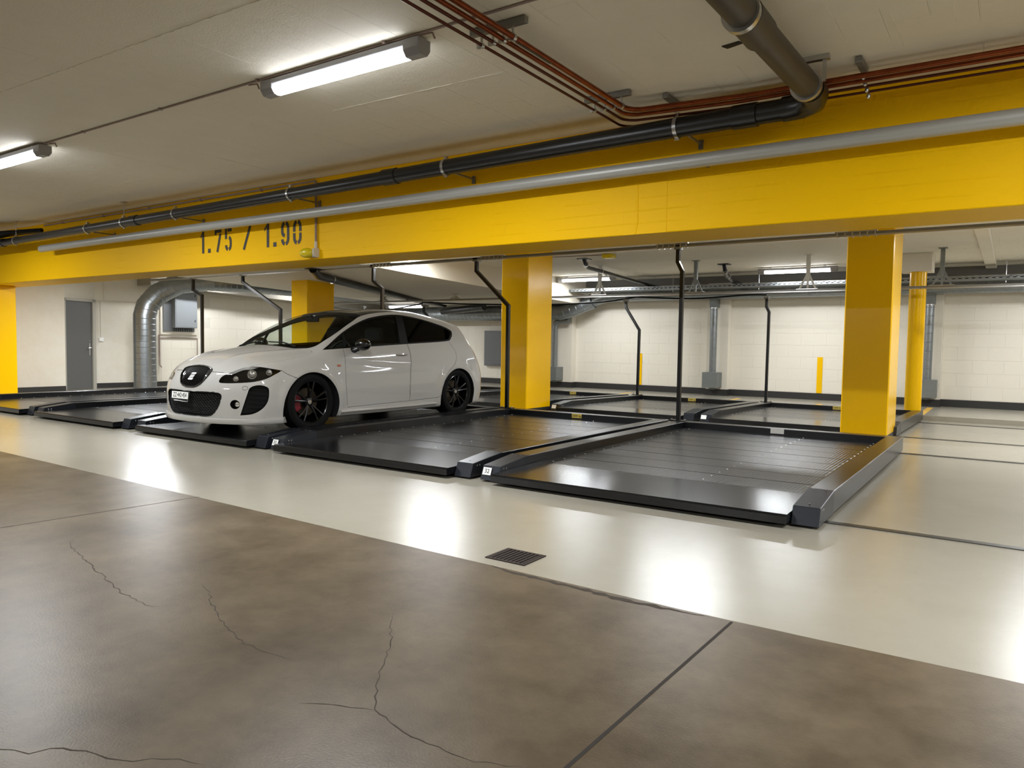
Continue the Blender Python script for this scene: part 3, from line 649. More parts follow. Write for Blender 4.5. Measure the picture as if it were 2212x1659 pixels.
# ------------------------------------------------------------------ sliding parking platforms
LABTXT = {}
def platform(W_, L_, label, num, loadw, pole, loc, slope=0, first=False, planks=9):
    t = thing('parking_platform', label, 'platform', loc, 0, 'sliding parking platforms'); t.rotation_euler = (slope, 0, 0)
    RW = .155
    prof = [(0, .02), (.04, .122), (.46, .17), (L_, .17), (L_, .02)]
    for s in (0, 1):
        x0 = 0 if s == 0 else W_ - RW
        r_ = MB().prism(prof, x0, x0 + RW, axis=0).build('side_rail', 'black_metal', t, bevel=.004)
        c = MB().prism([(-.006, .015), (.036, .126), (.445, .174), (.445, .02)], x0 - .004, x0 + RW + .004, axis=0).build('rail_nose', 'snout_metal', r_, bevel=.003)
        b_ = MB()
        for (yy, zz) in ((.40, .1745), (.40, .1745), (.10, .136)):
            for xx in ((.04, .115) if yy > .2 else (.08,)): b_.sphere((x0 + xx, yy, zz), .006, .006, .003, 6, 4)
        for yy in (.09, .125): b_.sphere((x0 + RW + .004, yy, .105), .004, .007, .007, 6, 4)
        b_.build('nose_bolt', 'steel', r_)
    b_ = MB().box(RW, W_ - RW, L_ - .15, L_, .08, .17).build('back_rail', 'black_metal', t, bevel=.003)
    MB().prism([(-.10, .03), (-.10, .078), (-.085, .088), (.60, .100), (.60, .06)], RW + .008, W_ - RW - .008, axis=0).build('front_plate', 'deck_sheet', t, bevel=.002)
    MB().box(RW, W_ - RW, .1, L_ - .01, .025, .066).build('deck_light_block', 'under_black', t)  # black box added under the deck to block light
    n = planks; st = (L_ - .15 - .605) / n
    for i in range(n):
        if i == 0: p0 = MB().box(RW + .002, W_ - RW - .002, 0, st - .006, .07, .099).build('deck_plank', 'deck_ribbed', t, bevel=.003); o = p0
        else: o = p0.copy(); C.objects.link(o); o.parent = t
        o.location = (0, .605 + i * st, .0005 * (i % 2))
    bo = MB()
    for i in range(n):
        for k in (.25, .75):
            yy = .605 + (i + k) * st
            for xx in (RW + .10, W_ - RW - .10, W_ * .62): bo.sphere((xx, yy, .099), .009, .009, .004, 6, 4)
    q = bo.build('deck_bolts', 'steel', t); q['kind'] = 'stuff'
    if loadw:
        o = MB().box(-.075, .075, -.0015, 0, -.028, .028).build('load_label', 'label_yellow' if loadw == 'y' else 'label_white', b_); o.location = (W_ * .5, L_ - .153, .142)
        if loadw == 'y':
            tx = text_mesh('label_text', '2600 kg', .042, 'ink', b_); tx.rotation_euler = (PI / 2, 0, 0); tx.location = (W_ * .5, L_ - .1555, .142)
    if num is not None:
        a = math.atan2(.102, .04)
        o = MB().box(-.04, .04, -.03, .03, 0, .0015).build('number_label', 'label_white', t); o.rotation_euler = (a, 0, 0); o.location = (.052, .012, .085)
        if num:
            tx = text_mesh('label_text', num, .048, 'ink', t); tx.rotation_euler = (a, 0, 0); tx.location = (.052, .0098, .0862)
    if pole:
        # pole: foot offsets (x), knees (z), shift of the top
        k2, k1, tp, sh = pole; px = .045; py = L_ - .07
        pth = [(px, py, .175), (px, py, k2), (px + sh, py, k1), (px + sh, py, tp)]
        p_ = MB().tube(pth, .032, square=True).build('power_pole', 'black_metal', t)
        MB().box(px - .10, px + .10, py - .05, py + .05, .171, .181).build('pole_foot', 'black_metal', p_)
        bb = MB()
        for dx in (-.085, .085): bb.lathe([(.012, .18), (.012, .195)], (px + dx, py, 0), 2, 8)
        bb.build('foot_bolt', 'steel', p_)
        MB().box(px + sh - .04, px + sh + .04, py - .05, py + .05, tp - .02, tp + .03).build('current_collector', 'rail_grey', p_)
    return t
FY = 4.72; FL = 4.15
front = [(-3.475, 2.545, 'empty front platform number 32 at right', '32', 'w', (2.03, 2.15, 2.32, -.06)),
         (-6.085, 2.50, 'empty front platform number 31 beside the white car', '31', 'y', (1.65, 2.17, 2.33, -.58)),
         (-8.58, 2.40, 'front platform carrying the white car', None, 'y', (1.97, 2.10, 2.33, -.2)),
         (-11.13, 2.38, 'empty front platform left of the white car', None, 'y', (1.66, 2.20, 2.33, -1.1)),
         (-13.55, 2.3, 'empty front platform at the far left edge below the pier', None, 'y', (1.98, 2.10, 2.33, -.3))]
for (x, W_, lb, nu, lw_, po) in front: platform(W_, FL, lb, nu, lw_, po, (x, FY - .02, 0))
SL = -math.atan(.0162)
rearp = [(-3.72, 2.55, 'rear platform partly behind the thick right column', '', 'y', (1.80, 1.90, 2.06, -.05)),
         (-6.25, 2.43, 'rear platform right of the middle column', '', 'y', (1.47, 1.93, 2.06, -.31)),
         (-8.85, 2.42, 'rear platform seen between the car tail and the middle column', '', 'y', None),
         (-11.4, 2.4, 'rear platform behind the white car', '', 'y', (1.47, 1.91, 2.05, -.55)),
         (-13.9, 2.35, 'rear platform hidden behind the white car at far left', '', 'y', (1.9, 1.98, 2.05, -.1))]
for (x, W_, lb, nu, lw_, po) in rearp: platform(W_, 3.35, lb, nu, lw_, po, (x, 10.36, -.003), SL, planks=7)
# hoses sagging between rear poles and the conductor rail
for (p_, lb) in (([(-5.9, 13.6, 2.13), (-7.0, 13.7, 2.0), (-8.6, 13.9, 1.98), (-10.6, 13.8, 2.02), (-11.9, 13.6, 2.08)], 'black cable sagging left from the pole beside the middle column'),
                 ([(-6.5, 13.62, 2.09), (-5.2, 13.8, 2.03), (-4.2, 13.9, 2.08), (-3.75, 13.7, 2.06)], 'black cable between the two rear poles'),
                 ([(-11.9, 13.62, 2.05), (-13.0, 13.7, 1.93), (-14.2, 13.8, 1.95), (-15.2, 13.8, 2.0)], 'black cable sagging over the roof of the white car')):
    P = [Vector(q) for q in p_]; pts = []
    for i in range(len(P) - 1):
        p0, p1, p2, p3 = P[max(i - 1, 0)], P[i], P[i + 1], P[min(i + 2, len(P) - 1)]
        for k in range(6):
            u = k / 6; pts.append(.5 * ((2 * p1) + (p2 - p0) * u + (2 * p0 - 5 * p1 + 4 * p2 - p3) * u * u + (3 * p1 - p0 - 3 * p2 + p3) * u ** 3))
    pts.append(P[-1])
    o = MB().tube(pts, .016, 8).build('hanging_cable', 'rubber_black', None, smooth=True); tag(o, lb, 'cable')
# ------------------------------------------------------------------ the white car
def _sp(xs,ys):
    """smooth monotone interpolation"""
    xs=np.array(xs,float);ys=np.array(ys,float);h=np.diff(xs);d=np.diff(ys)/h
    m=np.zeros(len(xs));m[0]=d[0];m[-1]=d[-1]
    for i in range(1,len(xs)-1):
        if d[i-1]*d[i]>0:
            w1=2*h[i]+h[i-1];w2=h[i]+2*h[i-1];m[i]=(w1+w2)/(w1/d[i-1]+w2/d[i])
    def f(x):
        x=np.clip(x,xs[0],xs[-1]);k=np.clip(np.searchsorted(xs,x)-1,0,len(h)-1)
        t=(x-xs[k])/h[k];a=ys[k];b=ys[k+1];t2=t*t;t3=t2*t
        return a*(2*t3-3*t2+1)+h[k]*m[k]*(t3-2*t2+t)+b*(-2*t3+3*t2)+h[k]*m[k+1]*(t3-t2)
    return f
ZT=_sp([-.2,0,.06,.15,.3,.5,.7,.9,1.0,1.1,1.3,1.5,1.7,1.9,2.1,2.3,2.6,2.9,3.2,3.5,3.75,4.0,4.4],
       [.655,.70,.735,.785,.83,.876,.912,.945,.965,1.007,1.135,1.235,1.31,1.365,1.402,1.425,1.437,1.432,1.405,1.36,1.315,1.265,1.16])
CR=_sp([-.2,.2,.6,1.0,1.3,1.7,2.1,3.0,3.6,4.4],[.10,.115,.105,.095,.10,.075,.055,.045,.06,.10])
XP=_sp([-.2,.3,.6,.93,1.5,2.2,3.0,3.5,3.9,4.15,4.4],[.82,.855,.872,.884,.876,.872,.878,.884,.865,.84,.81])
XZ=_sp([.08,.14,.24,.34,.46,.58,.70,.80,.90,.95,1.0,1.1,1.2,1.3,1.4,1.5],
       [-.09,-.045,-.02,-.006,0,-.002,-.014,-.034,-.07,-.098,-.125,-.178,-.232,-.29,-.36,-.44])
YF=_sp([.05,.16,.25,.35,.45,.52,.58,.64,.72,.8,.95],[.05,.015,0,-.005,.0,.015,.04,.075,.14,.23,.45])
YB=_sp([.1,.2,.35,.5,.6,.7,.8,.9,1.0,1.1,1.2,1.26,1.32,1.45],[4.27,4.30,4.325,4.325,4.305,4.265,4.215,4.155,4.09,4.03,3.975,3.97,4.0,4.02])
def smax(a,b,k):
    h=np.maximum(k-np.abs(a-b),0)/k
    return np.maximum(a,b)+h*h*k*.25
def F(x,y,z):
    ax=np.abs(x)
    zt=ZT(y)-CR(y)*(ax/.72)**2.2
    # bonnet creases from the grille to the pillars
    xr=.20+.40*y; hood=np.clip(1-np.abs(y-.55)/.6,0,1)
    zt=zt+.016*np.exp(-((ax-xr)/.055)**2)*np.sqrt(hood)
    xs=XP(y)+XZ(z)
    for yc in (.93,3.5):
        r=np.hypot(y-yc,z-.28); xs=xs+.016*np.exp(-((r-.415)/.05)**2)*(z<.8)
    zl=.80-.045*(y-.9)-.02*np.maximum(y-1.4,0)
    xs=xs-.010/(1+np.exp(-(zl-z)/.012))*np.exp(-((y-2.0)/1.0)**4)*np.clip((z-.3)/.4,0,1)
    yf=YF(z)+.30*(ax/.86)**2.7
    yb=YB(z)-.24*(ax/.86)**3
    ktop=np.interp(y,[0,.9,1.4,3.6,4.2],[.16,.13,.09,.10,.14])
    a=smax((z-zt)*.93,ax-xs,ktop)
    a=smax(a,yf-y,.10)
    a=smax(a,(y-yb)*.95,.09)
    a=smax(a,.13-z,.05)
    return a
def gradF(P, e=2e-3):
    P = np.asarray(P, float)
    g = np.stack([F(P[:, 0] + (e if k == 0 else 0), P[:, 1] + (e if k == 1 else 0), P[:, 2] + (e if k == 2 else 0)) -
                  F(P[:, 0] - (e if k == 0 else 0), P[:, 1] - (e if k == 1 else 0), P[:, 2] - (e if k == 2 else 0)) for k in range(3)], 1)
    return g / np.maximum(np.linalg.norm(g, axis=1, keepdims=True), 1e-9)
def shell(nx, ny, nz, iso):
    ids = {}; V = []; Q = []
    def vid(i, j, k):
        if (i, j, k) not in ids: ids[(i, j, k)] = len(V); V.append((i / nx, j / ny, k / nz))
        return ids[(i, j, k)]
    for a, b, f in ((nx, ny, lambda u, v, s: (u, v, s * nz)), (nx, nz, lambda u, v, s: (u, s * ny, v)), (ny, nz, lambda u, v, s: (s * nx, u, v))):
        for s in (0, 1):
            for u in range(a):
                for v in range(b): Q.append([vid(*f(u + du, v + dv, s)) for du, dv in ((0, 0), (1, 0), (1, 1), (0, 1))])
    U = np.array(V)
    I = np.array([-.45, .75, .42]) + U * np.array([.9, 2.75, .33]); O = np.array([-1.1, -.3, -.1]) + U * np.array([2.2, 5.0, 1.8])
    lo = np.zeros(len(U)); hi = np.ones(len(U))
    for _ in range(30):
        m_ = (lo + hi) / 2; P = I + (O - I) * m_[:, None]; ins = F(P[:, 0], P[:, 1], P[:, 2]) < iso
        lo = np.where(ins, m_, lo); hi = np.where(ins, hi, m_)
    return I + (O - I) * hi[:, None], Q
def raw(name, V, Q, mi=None):
    me = bpy.data.meshes.new(name); me.from_pydata([tuple(map(float, p)) for p in V], [], [tuple(q) for q in Q])
    b = bmesh.new(); b.from_mesh(me); bmesh.ops.recalc_face_normals(b, faces=b.faces); b.to_mesh(me); b.free()
    o = bpy.data.objects.new(name, me); C.objects.link(o); return o
Vo, Qo = shell(52, 116, 34, 0.0); Vi, Qi = shell(20, 46, 14, -.028)
so = raw('s', Vo, Qo); si = raw('i', Vi, Qi)
b = bmesh.new(); b.from_mesh(si.data); bmesh.ops.reverse_faces(b, faces=b.faces); b.to_mesh(si.data); b.free()
def join_meshes(objs, mids=None):
    V = []; Q = []; M_ = []
    for n_, o in enumerate(objs):
        k = len(V); V += [tuple(v.co) for v in o.data.vertices]
        for p in o.data.polygons: Q.append(tuple(i + k for i in p.vertices)); M_.append(mids[n_] if mids else 0)
    me = bpy.data.meshes.new('j'); me.from_pydata(V, [], Q); me.polygons.foreach_set('material_index', M_)
    o = bpy.data.objects.new('j', me); C.objects.link(o)
    for q in objs: bpy.data.objects.remove(q)
    return o
S0 = join_meshes([so, si], [0, 1])
for q in ('car_white', 'car_inner'): S0.data.materials.append(MATS[q])
def boolean(a, cut, op, free_cut=True, free_src=False):
    m_ = a.modifiers.new('b', 'BOOLEAN'); m_.operation = op; m_.object = cut; m_.solver = 'EXACT'
    dg = bpy.context.evaluated_depsgraph_get(); dg.update()
    me = bpy.data.meshes.new_from_object(a.evaluated_get(dg)); a.modifiers.clear()
    o = bpy.data.objects.new(a.name, me); C.objects.link(o)
    if free_cut: bpy.data.objects.remove(cut)
    if free_src: bpy.data.objects.remove(a)
    return o
def crom(P, n=5, closed=True):
    """smooth loop through points; repeat a point to keep a corner sharp"""
    P = [Vector(p) for p in P]; N = len(P); out = []
    for i in range(N if closed else N - 1):
        p0, p1, p2, p3 = P[(i - 1) % N if closed else max(i - 1, 0)], P[i], P[(i + 1) % N], P[(i + 2) % N if closed else min(i + 2, N - 1)]
        if (p1 - p2).length < 1e-6: continue
        if (p0 - p1).length < 1e-6: p0 = p1 * 2 - p2
        if (p3 - p2).length < 1e-6: p3 = p2 * 2 - p1
        for k in range(n):
            u = k / n; out.append(.5 * ((2 * p1) + (p2 - p0) * u + (2 * p0 - 5 * p1 + 4 * p2 - p3) * u * u + (3 * p1 - p0 - 3 * p2 + p3) * u ** 3))
    if not closed: out.append(P[-1])
    return out
def inset(L_, g, ax):
    """shrink a loop by g in the plane across axis ax"""
    i, j = [k for k in range(3) if k != ax]; n = len(L_)
    ar = sum(L_[k][i] * L_[(k + 1) % n][j] - L_[(k + 1) % n][i] * L_[k][j] for k in range(n)); s = 1 if ar > 0 else -1
    out = []
    for k in range(n):
        t = L_[(k + 1) % n] - L_[k - 1]; q = Vector(L_[k]); l_ = math.hypot(t[i], t[j]) or 1
        q[i] += -t[j] / l_ * g * s; q[j] += t[i] / l_ * g * s; out.append(q)
    return out
def cutter(L_, d, a, b_):
    d = Vector(d).normalized(); c = sum(L_, Vector()) / len(L_); n = len(L_)
    P = [p - d * (p - c).dot(d) for p in L_]
    V = [p + d * a for p in P] + [p + d * b_ for p in P]
    Q = [tuple(range(n)), tuple(range(n, 2 * n))[::-1]] + [(i, (i + 1) % n, n + (i + 1) % n, n + i) for i in range(n)]
    return raw('c', V, Q)
def mirror(o, name=None):
    me = o.data.copy(); b = bmesh.new(); b.from_mesh(me)
    for v in b.verts: v.co.x = -v.co.x
    bmesh.ops.reverse_faces(b, faces=b.faces); b.to_mesh(me); b.free()
    q = bpy.data.objects.new(name or o.name, me); C.objects.link(q); return q
def both(o): return [o, mirror(o)]
def sideL(P, n=4): return crom([(0, y, z) for y, z in P], n)
def zof(x, y): return float(ZT(y) - CR(y) * (abs(x) / .72) ** 2.2)
def topL(H, n=4):
    """half outline seen from above -> closed loop"""
    h = [(x, y, 0) for x, y in H]; o = h + [(-x, y, 0) for x, y, _ in reversed(h) if x > 1e-6]
    return crom(o, n)
# outlines ---------------------------------------------------------------
W_ = sideL([(1.150, .901), (1.150, .901), (1.528, 1.107), (1.919, 1.258), (2.254, 1.328), (2.615, 1.359), (3.017, 1.319), (3.364, 1.25), (3.54, 1.195), (3.585, 1.15), (3.51, 1.065), (3.361, 1.022), (2.582, .979), (1.947, .945), (1.441, .919)])
P1 = sideL([(1.215, .922), (1.215, .922), (1.52, 1.082), (1.52, 1.082), (1.49, .936), (1.49, .936)], 2)
P2 = sideL([(1.545, 1.095), (1.545, 1.095), (1.75, 1.178), (1.93, 1.239), (2.26, 1.308), (2.56, 1.335), (2.56, 1.335), (2.45, .992), (2.45, .992), (1.94, .962), (1.515, .938), (1.515, .938)], 3)
P3 = sideL([(2.69, 1.336), (2.69, 1.336), (3.02, 1.299), (3.36, 1.229), (3.52, 1.175), (3.555, 1.145), (3.49, 1.085), (3.36, 1.042), (2.60, .998), (2.60, .998)], 3)
D1 = sideL([(1.430, .95), (1.430, .95), (1.428, .787), (1.415, .556), (1.43, .36), (1.455, .235), (1.455, .235), (2.515, .252), (2.515, .252), (2.517, .521), (2.556, .819), (2.57, 1.0), (2.57, 1.0), (2.0, .99)], 3)
D2 = sideL([(2.576, 1.0), (2.576, 1.0), (2.563, .819), (2.524, .521), (2.522, .252), (2.522, .252), (3.06, .268), (3.06, .268), (3.135, .30), (3.16, .42), (3.26, .605), (3.40, .70), (3.475, .78), (3.49, .85), (3.475, .93), (3.42, 1.05), (3.42, 1.05), (3.0, 1.03)], 3)
TOPH = [(0, .905), (.3, .92), (.5, .962), (.63, 1.045), (.680, 1.15), (.694, 1.30), (.678, 1.45), (.645, 1.60), (.60, 1.78), (.552, 1.955), (.51, 2.3), (.485, 2.7), (.47, 3.2), (.46, 3.72), (.46, 3.72), (.3, 3.80), (0, 3.83)]
COWL = [(0, .905), (.3, .92), (.5, .962), (.63, 1.045), (.680, 1.15), (.680, 1.15), (.61, 1.085), (.48, 1.025), (.3, .985), (0, .968)]
WSCR = [(0, .968), (.3, .985), (.48, 1.025), (.61, 1.085), (.680, 1.15), (.680, 1.15), (.694, 1.30), (.678, 1.45), (.645, 1.60), (.60, 1.78), (.552, 1.955), (.552, 1.955), (.3, 1.915), (0, 1.905)]
ROOF = [(0, 1.905), (.3, 1.915), (.552, 1.955), (.552, 1.955), (.51, 2.3), (.485, 2.7), (.47, 3.2), (.46, 3.72), (.46, 3.72), (.3, 3.80), (0, 3.83)]
BON = [(0, .165), (.12, .16), (.235, .125), (.262, .108), (.262, .108), (.40, .135), (.497, .172), (.575, .25), (.66, .335), (.72, .52), (.748, .70), (.752, .88), (.738, 1.04), (.738, 1.04), (.68, 1.04), (.62, 1.02), (.5, .945), (.3, .905), (0, .892)]
HEAD = crom([(.432, .082, .553), (.418, .08, .575), (.436, .108, .62), (.514, .17, .664), (.583, .251, .706), (.654, .321, .722), (.746, .387, .715), (.845, .535, .683), (.845, .535, .683), (.842, .449, .642), (.823, .349, .597), (.754, .247, .567), (.613, .148, .553), (.5, .10, .549)], 3)
GRU = crom([(x, 0, z) for x, z in ((0, .720), (.12, .712), (.222, .692), (.25, .66), (.232, .60), (.19, .545), (.13, .510), (.06, .497), (-.06, .497), (-.13, .51), (-.19, .545), (-.232, .60), (-.25, .66), (-.222, .692), (-.12, .712))], 4)
GRL = crom([(x, 0, z) for x, z in ((0, .449), (.30, .453), (.43, .450), (.478, .423), (.467, .35), (.415, .262), (.335, .208), (.16, .196), (-.16, .196), (-.335, .208), (-.415, .262), (-.467, .35), (-.478, .423), (-.43, .45), (-.30, .453))], 4)
VENT = crom([(.666, .153, .222), (.666, .153, .222), (.698, .166, .317), (.731, .193, .447), (.745, .214, .507), (.785, .26, .533), (.825, .315, .531), (.851, .358, .506), (.856, .365, .454), (.851, .353, .367), (.827, .303, .29), (.765, .228, .237)], 3)
FOG = [Vector((.624 + .048 * math.cos(a), .121 + .022 * math.cos(a), .334 + .048 * math.sin(a))) for a in np.linspace(0, 2 * PI, 20, endpoint=False)]
TAIL = crom([(.80, 4.0, .93), (.70, 4.12, .92), (.56, 4.2, .88), (.58, 4.22, .78), (.74, 4.15, .75), (.84, 3.99, .80)], 3)
RWIN = crom([(x, 4.1, z) for x, z in ((0, 1.19), (.44, 1.17), (.50, 1.14), (.56, .99), (.54, .97), (0, .955), (-.54, .97), (-.56, .99), (-.50, 1.14), (-.44, 1.17))], 3)
hd, vd, fd, td = (.6, -.8, 0), (.78, -.62, 0), (.4, -.92, 0), (.6, .8, 0)
# arches
def cyl(y, z, r):
    L_ = [Vector((0, y + r * math.cos(a), z + r * math.sin(a))) for a in np.linspace(0, 2 * PI, 72, endpoint=False)]
    return cutter(L_, (1, 0, 0), .56, 1.3)
arch = join_meshes([q for y, z, r in ((.925, .27, .388), (3.50, .28, .372)) for q in both(cyl(y, z, r))])
S1 = boolean(S0, arch, 'DIFFERENCE')
def piece(src, L_, d, a, b_): return boolean(src, cutter(L_, d, a, b_), 'INTERSECT')
X_ = (1, 0, 0)
pc = {}
pc['trim'] = piece(S1, inset(W_, .002, 0), X_, .3, 1.3)
for k, L_ in (('p1', P1), ('p2', P2), ('p3', P3)): pc[k] = piece(S1, L_, X_, .3, 1.3)
pc['trim'] = boolean(pc['trim'], join_meshes([cutter(inset(L_, -.001, 0), X_, .25, 1.35) for L_ in (P1, P2, P3)]), 'DIFFERENCE', free_src=True)
for k, L_ in (('d1', D1), ('d2', D2)):
    pc[k] = boolean(piece(S1, inset(L_, .004, 0), X_, .5, 1.3), cutter(W_, X_, .2, 1.4), 'DIFFERENCE', free_src=True)
Zv = (0, 0, 1)
pc['cowl'] = piece(S1, topL(COWL), Zv, .5, 1.8); pc['wscr'] = piece(S1, topL(WSCR), Zv, .5, 1.8); pc['roof'] = piece(S1, topL(ROOF), Zv, .5, 1.8)
pc['bon'] = piece(S1, inset(topL(BON), .004, 2), Zv, .56, 1.4)
pc['head'] = piece(S1, inset(HEAD, .001, 1), hd, -.14, .3)
pc['rwin'] = piece(S1, RWIN, (0, 1, 0), -.4, .4); pc['tail'] = piece(S1, TAIL, td, -.12, .3)
def cuts(src, steps):
    for st in steps:
        n_ = boolean(src, join_meshes(st) if len(st) > 1 else st[0], 'DIFFERENCE')
        if src is not S1: bpy.data.objects.remove(src)
        src = n_
    return src
b4 = cuts(S1, [both(cutter(W_, X_, .3, 1.3)), [cutter(topL(TOPH), Zv, .5, 1.8)], [cutter(RWIN, (0, 1, 0), -.4, .4)], both(cutter(HEAD, hd, -.14, .3)),
               both(cutter(VENT, vd, -.1, .3)), both(cutter(FOG, fd, -.1, .3)), both(cutter(TAIL, td, -.12, .3)), both(cutter(D1, X_, .5, 1.3)),
               [cutter(GRL, (0, -1, 0), -.3, .3)], both(cutter(D2, X_, .5, 1.3)), [cutter(GRU, (0, -1, 0), -.17, .3)], [cutter(topL(BON), Zv, .56, 1.4)]])
for q in (S0, S1): bpy.data.objects.remove(q)
def finish(o, name, mats_, parent, off=0.0):
    me = o.data; me.materials.clear()
    for q in mats_: me.materials.append(MATS[q])
    if len(mats_) == 1: me.polygons.foreach_set('material_index', [0] * len(me.polygons))
    n = len(me.vertices); co = np.empty(n * 3); me.vertices.foreach_get('co', co); co = co.reshape(-1, 3)
    fv = np.abs(F(co[:, 0], co[:, 1], co[:, 2])); g = gradF(co)
    if off: co2 = co - g * off; me.vertices.foreach_set('co', co2.ravel())
    me.polygons.foreach_set('use_smooth', [True] * len(me.polygons)); me.update()
    nl = len(me.loops); vi = np.empty(nl, int); me.loops.foreach_get('vertex_index', vi)
    fi = np.empty(nl, int)
    for p in me.polygons: fi[p.loop_start:p.loop_start + p.loop_total] = p.index
    fn = np.empty(len(me.polygons) * 3); me.polygons.foreach_get('normal', fn); fn = fn.reshape(-1, 3)[fi]
    gl = g[vi]; ok = (fv[vi] < .006) & ((gl * fn).sum(1) > .6)
    me.normals_split_custom_set([tuple(v) for v in np.where(ok[:, None], gl, fn)])
    if mats_ == ['car_white', 'car_inner']:
        fn2 = np.empty(len(me.polygons) * 3); me.polygons.foreach_get('normal', fn2); fn2 = fn2.reshape(-1, 3)
        ce = np.empty(len(me.polygons) * 3); me.polygons.foreach_get('center', ce); ce = ce.reshape(-1, 3)
        cut = ((gradF(ce) * fn2).sum(1) < .35)
        mi_ = np.empty(len(me.polygons), int); me.polygons.foreach_get('material_index', mi_); mi_[cut] = 1; me.polygons.foreach_set('material_index', mi_)
    o.name = name; me.name = name; o.parent = parent; return o
car = thing('car', 'white five-door hatchback with black wheels parked on the front platform', 'car', (-7.22, 4.53, .10))
body = finish(b4, 'body_shell', ['car_white', 'car_inner'], car)
def pair(k, name, mats_, off=0.0, parent=car):
    m_ = mirror(pc[k]); return finish(pc[k], name, mats_, parent, off), finish(m_, name, mats_, parent, off)
d1 = pair('d1', 'door', ['car_white', 'car_inner']); d2 = pair('d2', 'door', ['car_white', 'car_inner'])
tr = pair('trim', 'window_surround', ['trim_black'], .002)
pair('p1', 'quarter_window', ['glass_tint'], .004); pair('p2', 'side_window', ['glass_tint'], .005); pair('p3', 'side_window', ['glass_dark'], .005)
finish(pc['cowl'], 'cowl', ['trim_black'], car, .006); finish(pc['wscr'], 'windscreen', ['glass_clear'], car, .002)
rf = finish(pc['roof'], 'roof', ['car_black'], car, .001); rf['label'] = 'gloss black roof'
finish(pc['bon'], 'bonnet', ['car_white', 'car_inner'], car); finish(pc['rwin'], 'rear_window', ['glass_dark'], car, .002)
hl = pair('head', 'headlight', ['lens_clear'], .001); pair('tail', 'tail_light', ['tail_red'], .001)
def bowl(L_, d, depth, sc, lip=.012):
    """recess behind an opening"""
    d = Vector(d).normalized(); c = sum(L_, Vector()) / len(L_); n = len(L_)
    Pn = [np.array(p) for p in L_]
    out = []
    for p in Pn:      # slide each point along d onto the skin
        t = -.25; q = None
        lo_, hi_ = -.3, .3
        f_ = lambda t: float(F(*(p + np.array(d) * t)))
        ts = np.linspace(.3, -.3, 121); v = None
        for t in ts:
            if f_(t) < 0: v = t; break
        out.append(Vector(p + np.array(d) * (v if v is not None else 0)))
    cc = sum(out, Vector()) / n
    mb = MB(); R0 = [p - d * lip for p in out]
    back = min(p.dot(d) for p in out) - depth
    R1 = [cc + (p - cc) * sc for p in R0]; R1 = [p + d * (back - p.dot(d)) for p in R1]
    mb.add(R0 + R1, [(i, (i + 1) % n, n + (i + 1) % n, n + i) for i in range(n)] + [tuple(range(n, 2 * n))])
    return mb, out
for s, lens in ((1, hl[0]), (-1, hl[1])):
    sx = lambda L_: [Vector((p.x * s, p.y, p.z)) for p in L_]
    d_ = (hd[0] * s, hd[1], 0)
    mb, _ = bowl(sx(HEAD), d_, .02, .88, .03); mb.build('reflector_housing', 'trim_black', lens)
    for (x, y, z, r) in ((.665, .305, .640, .045), (.765, .44, .662, .03), (.555, .19, .595, .026)):
        m2 = MB().lathe([(r * .3, -.02), (r * .98, .0), (r * 1.15, .012), (r * 1.1, .02), (r * .95, .012)], (0, 0, 0), 2, 20)
        m2.sphere((0, 0, .004), r * .88, r * .88, r * .5, 16, 8)
        Q_ = Vector(d_).to_track_quat('Z', 'Y').to_matrix().to_4x4(); m2.xform(Matrix.Translation((x * s, y, z)) @ Q_)
        m2.build('lamp_unit', 'chrome', lens, smooth=True)
    mb, _ = bowl(sx(VENT), (vd[0] * s, vd[1], 0), .03, .92, .01); q = mb.build('side_vent', 'trim_black', car)
    m2 = MB()
    for i in range(1, 6): z = .25 + i * .047; m2.tube([(.70 * s, .235, z), (.83 * s, .36, z)], .004, 6)
    m2.build('vent_slat', 'rubber_black', q)
    mb, _ = bowl(sx(FOG), (fd[0] * s, fd[1], 0), .035, .9, .004); q = mb.build('fog_light', 'trim_black', car)
    m2 = MB().lathe([(.001, .014), (.02, .012), (.032, .004), (.036, -.01)], (0, 0, 0), 2, 18); m2.xform(Matrix.Translation((.618 * s, .152, .334)) @ Vector((fd[0] * s, fd[1], 0)).to_track_quat('Z', 'Y').to_matrix().to_4x4()); m2.build('lamp_unit', 'chrome', q, smooth=True)
# upper grille
mb, skin = bowl(GRU, (0, -1, 0), .01, .97, .012); ug = mb.build('upper_grille', 'rubber_black', car)
fr_ = [p + Vector((0, -.003, 0)) for p in skin]; MB().tube(fr_ + [fr_[0]], .0085, 8, caps=False).build('grille_frame', 'car_black', ug, smooth=True)
def yskin(x, z, lim=.35):
    ys = np.linspace(-.05, lim, 160); v = F(np.full(160, x), ys, np.full(160, z)); k = np.argmax(v < 0); return float(ys[k])
gi = inset(GRU, .012, 1); 
def span(L_, x):
    zs = [L_[i].z + (x - L_[i].x) / (L_[i - 1].x - L_[i].x) * (L_[i - 1].z - L_[i].z) for i in range(len(L_)) if (L_[i].x - x) * (L_[i - 1].x - x) < 0]
    return (min(zs), max(zs)) if len(zs) > 1 else None
for i in range(-13, 14):
    x = i * .0172; s_ = span(gi, x + .0001)
    if s_: MB().tube([(x, yskin(x, z) + .008, z) for z in np.linspace(s_[0], s_[1], 6)], .0042, 6).build('grille_bar', 'car_black', ug, smooth=True)
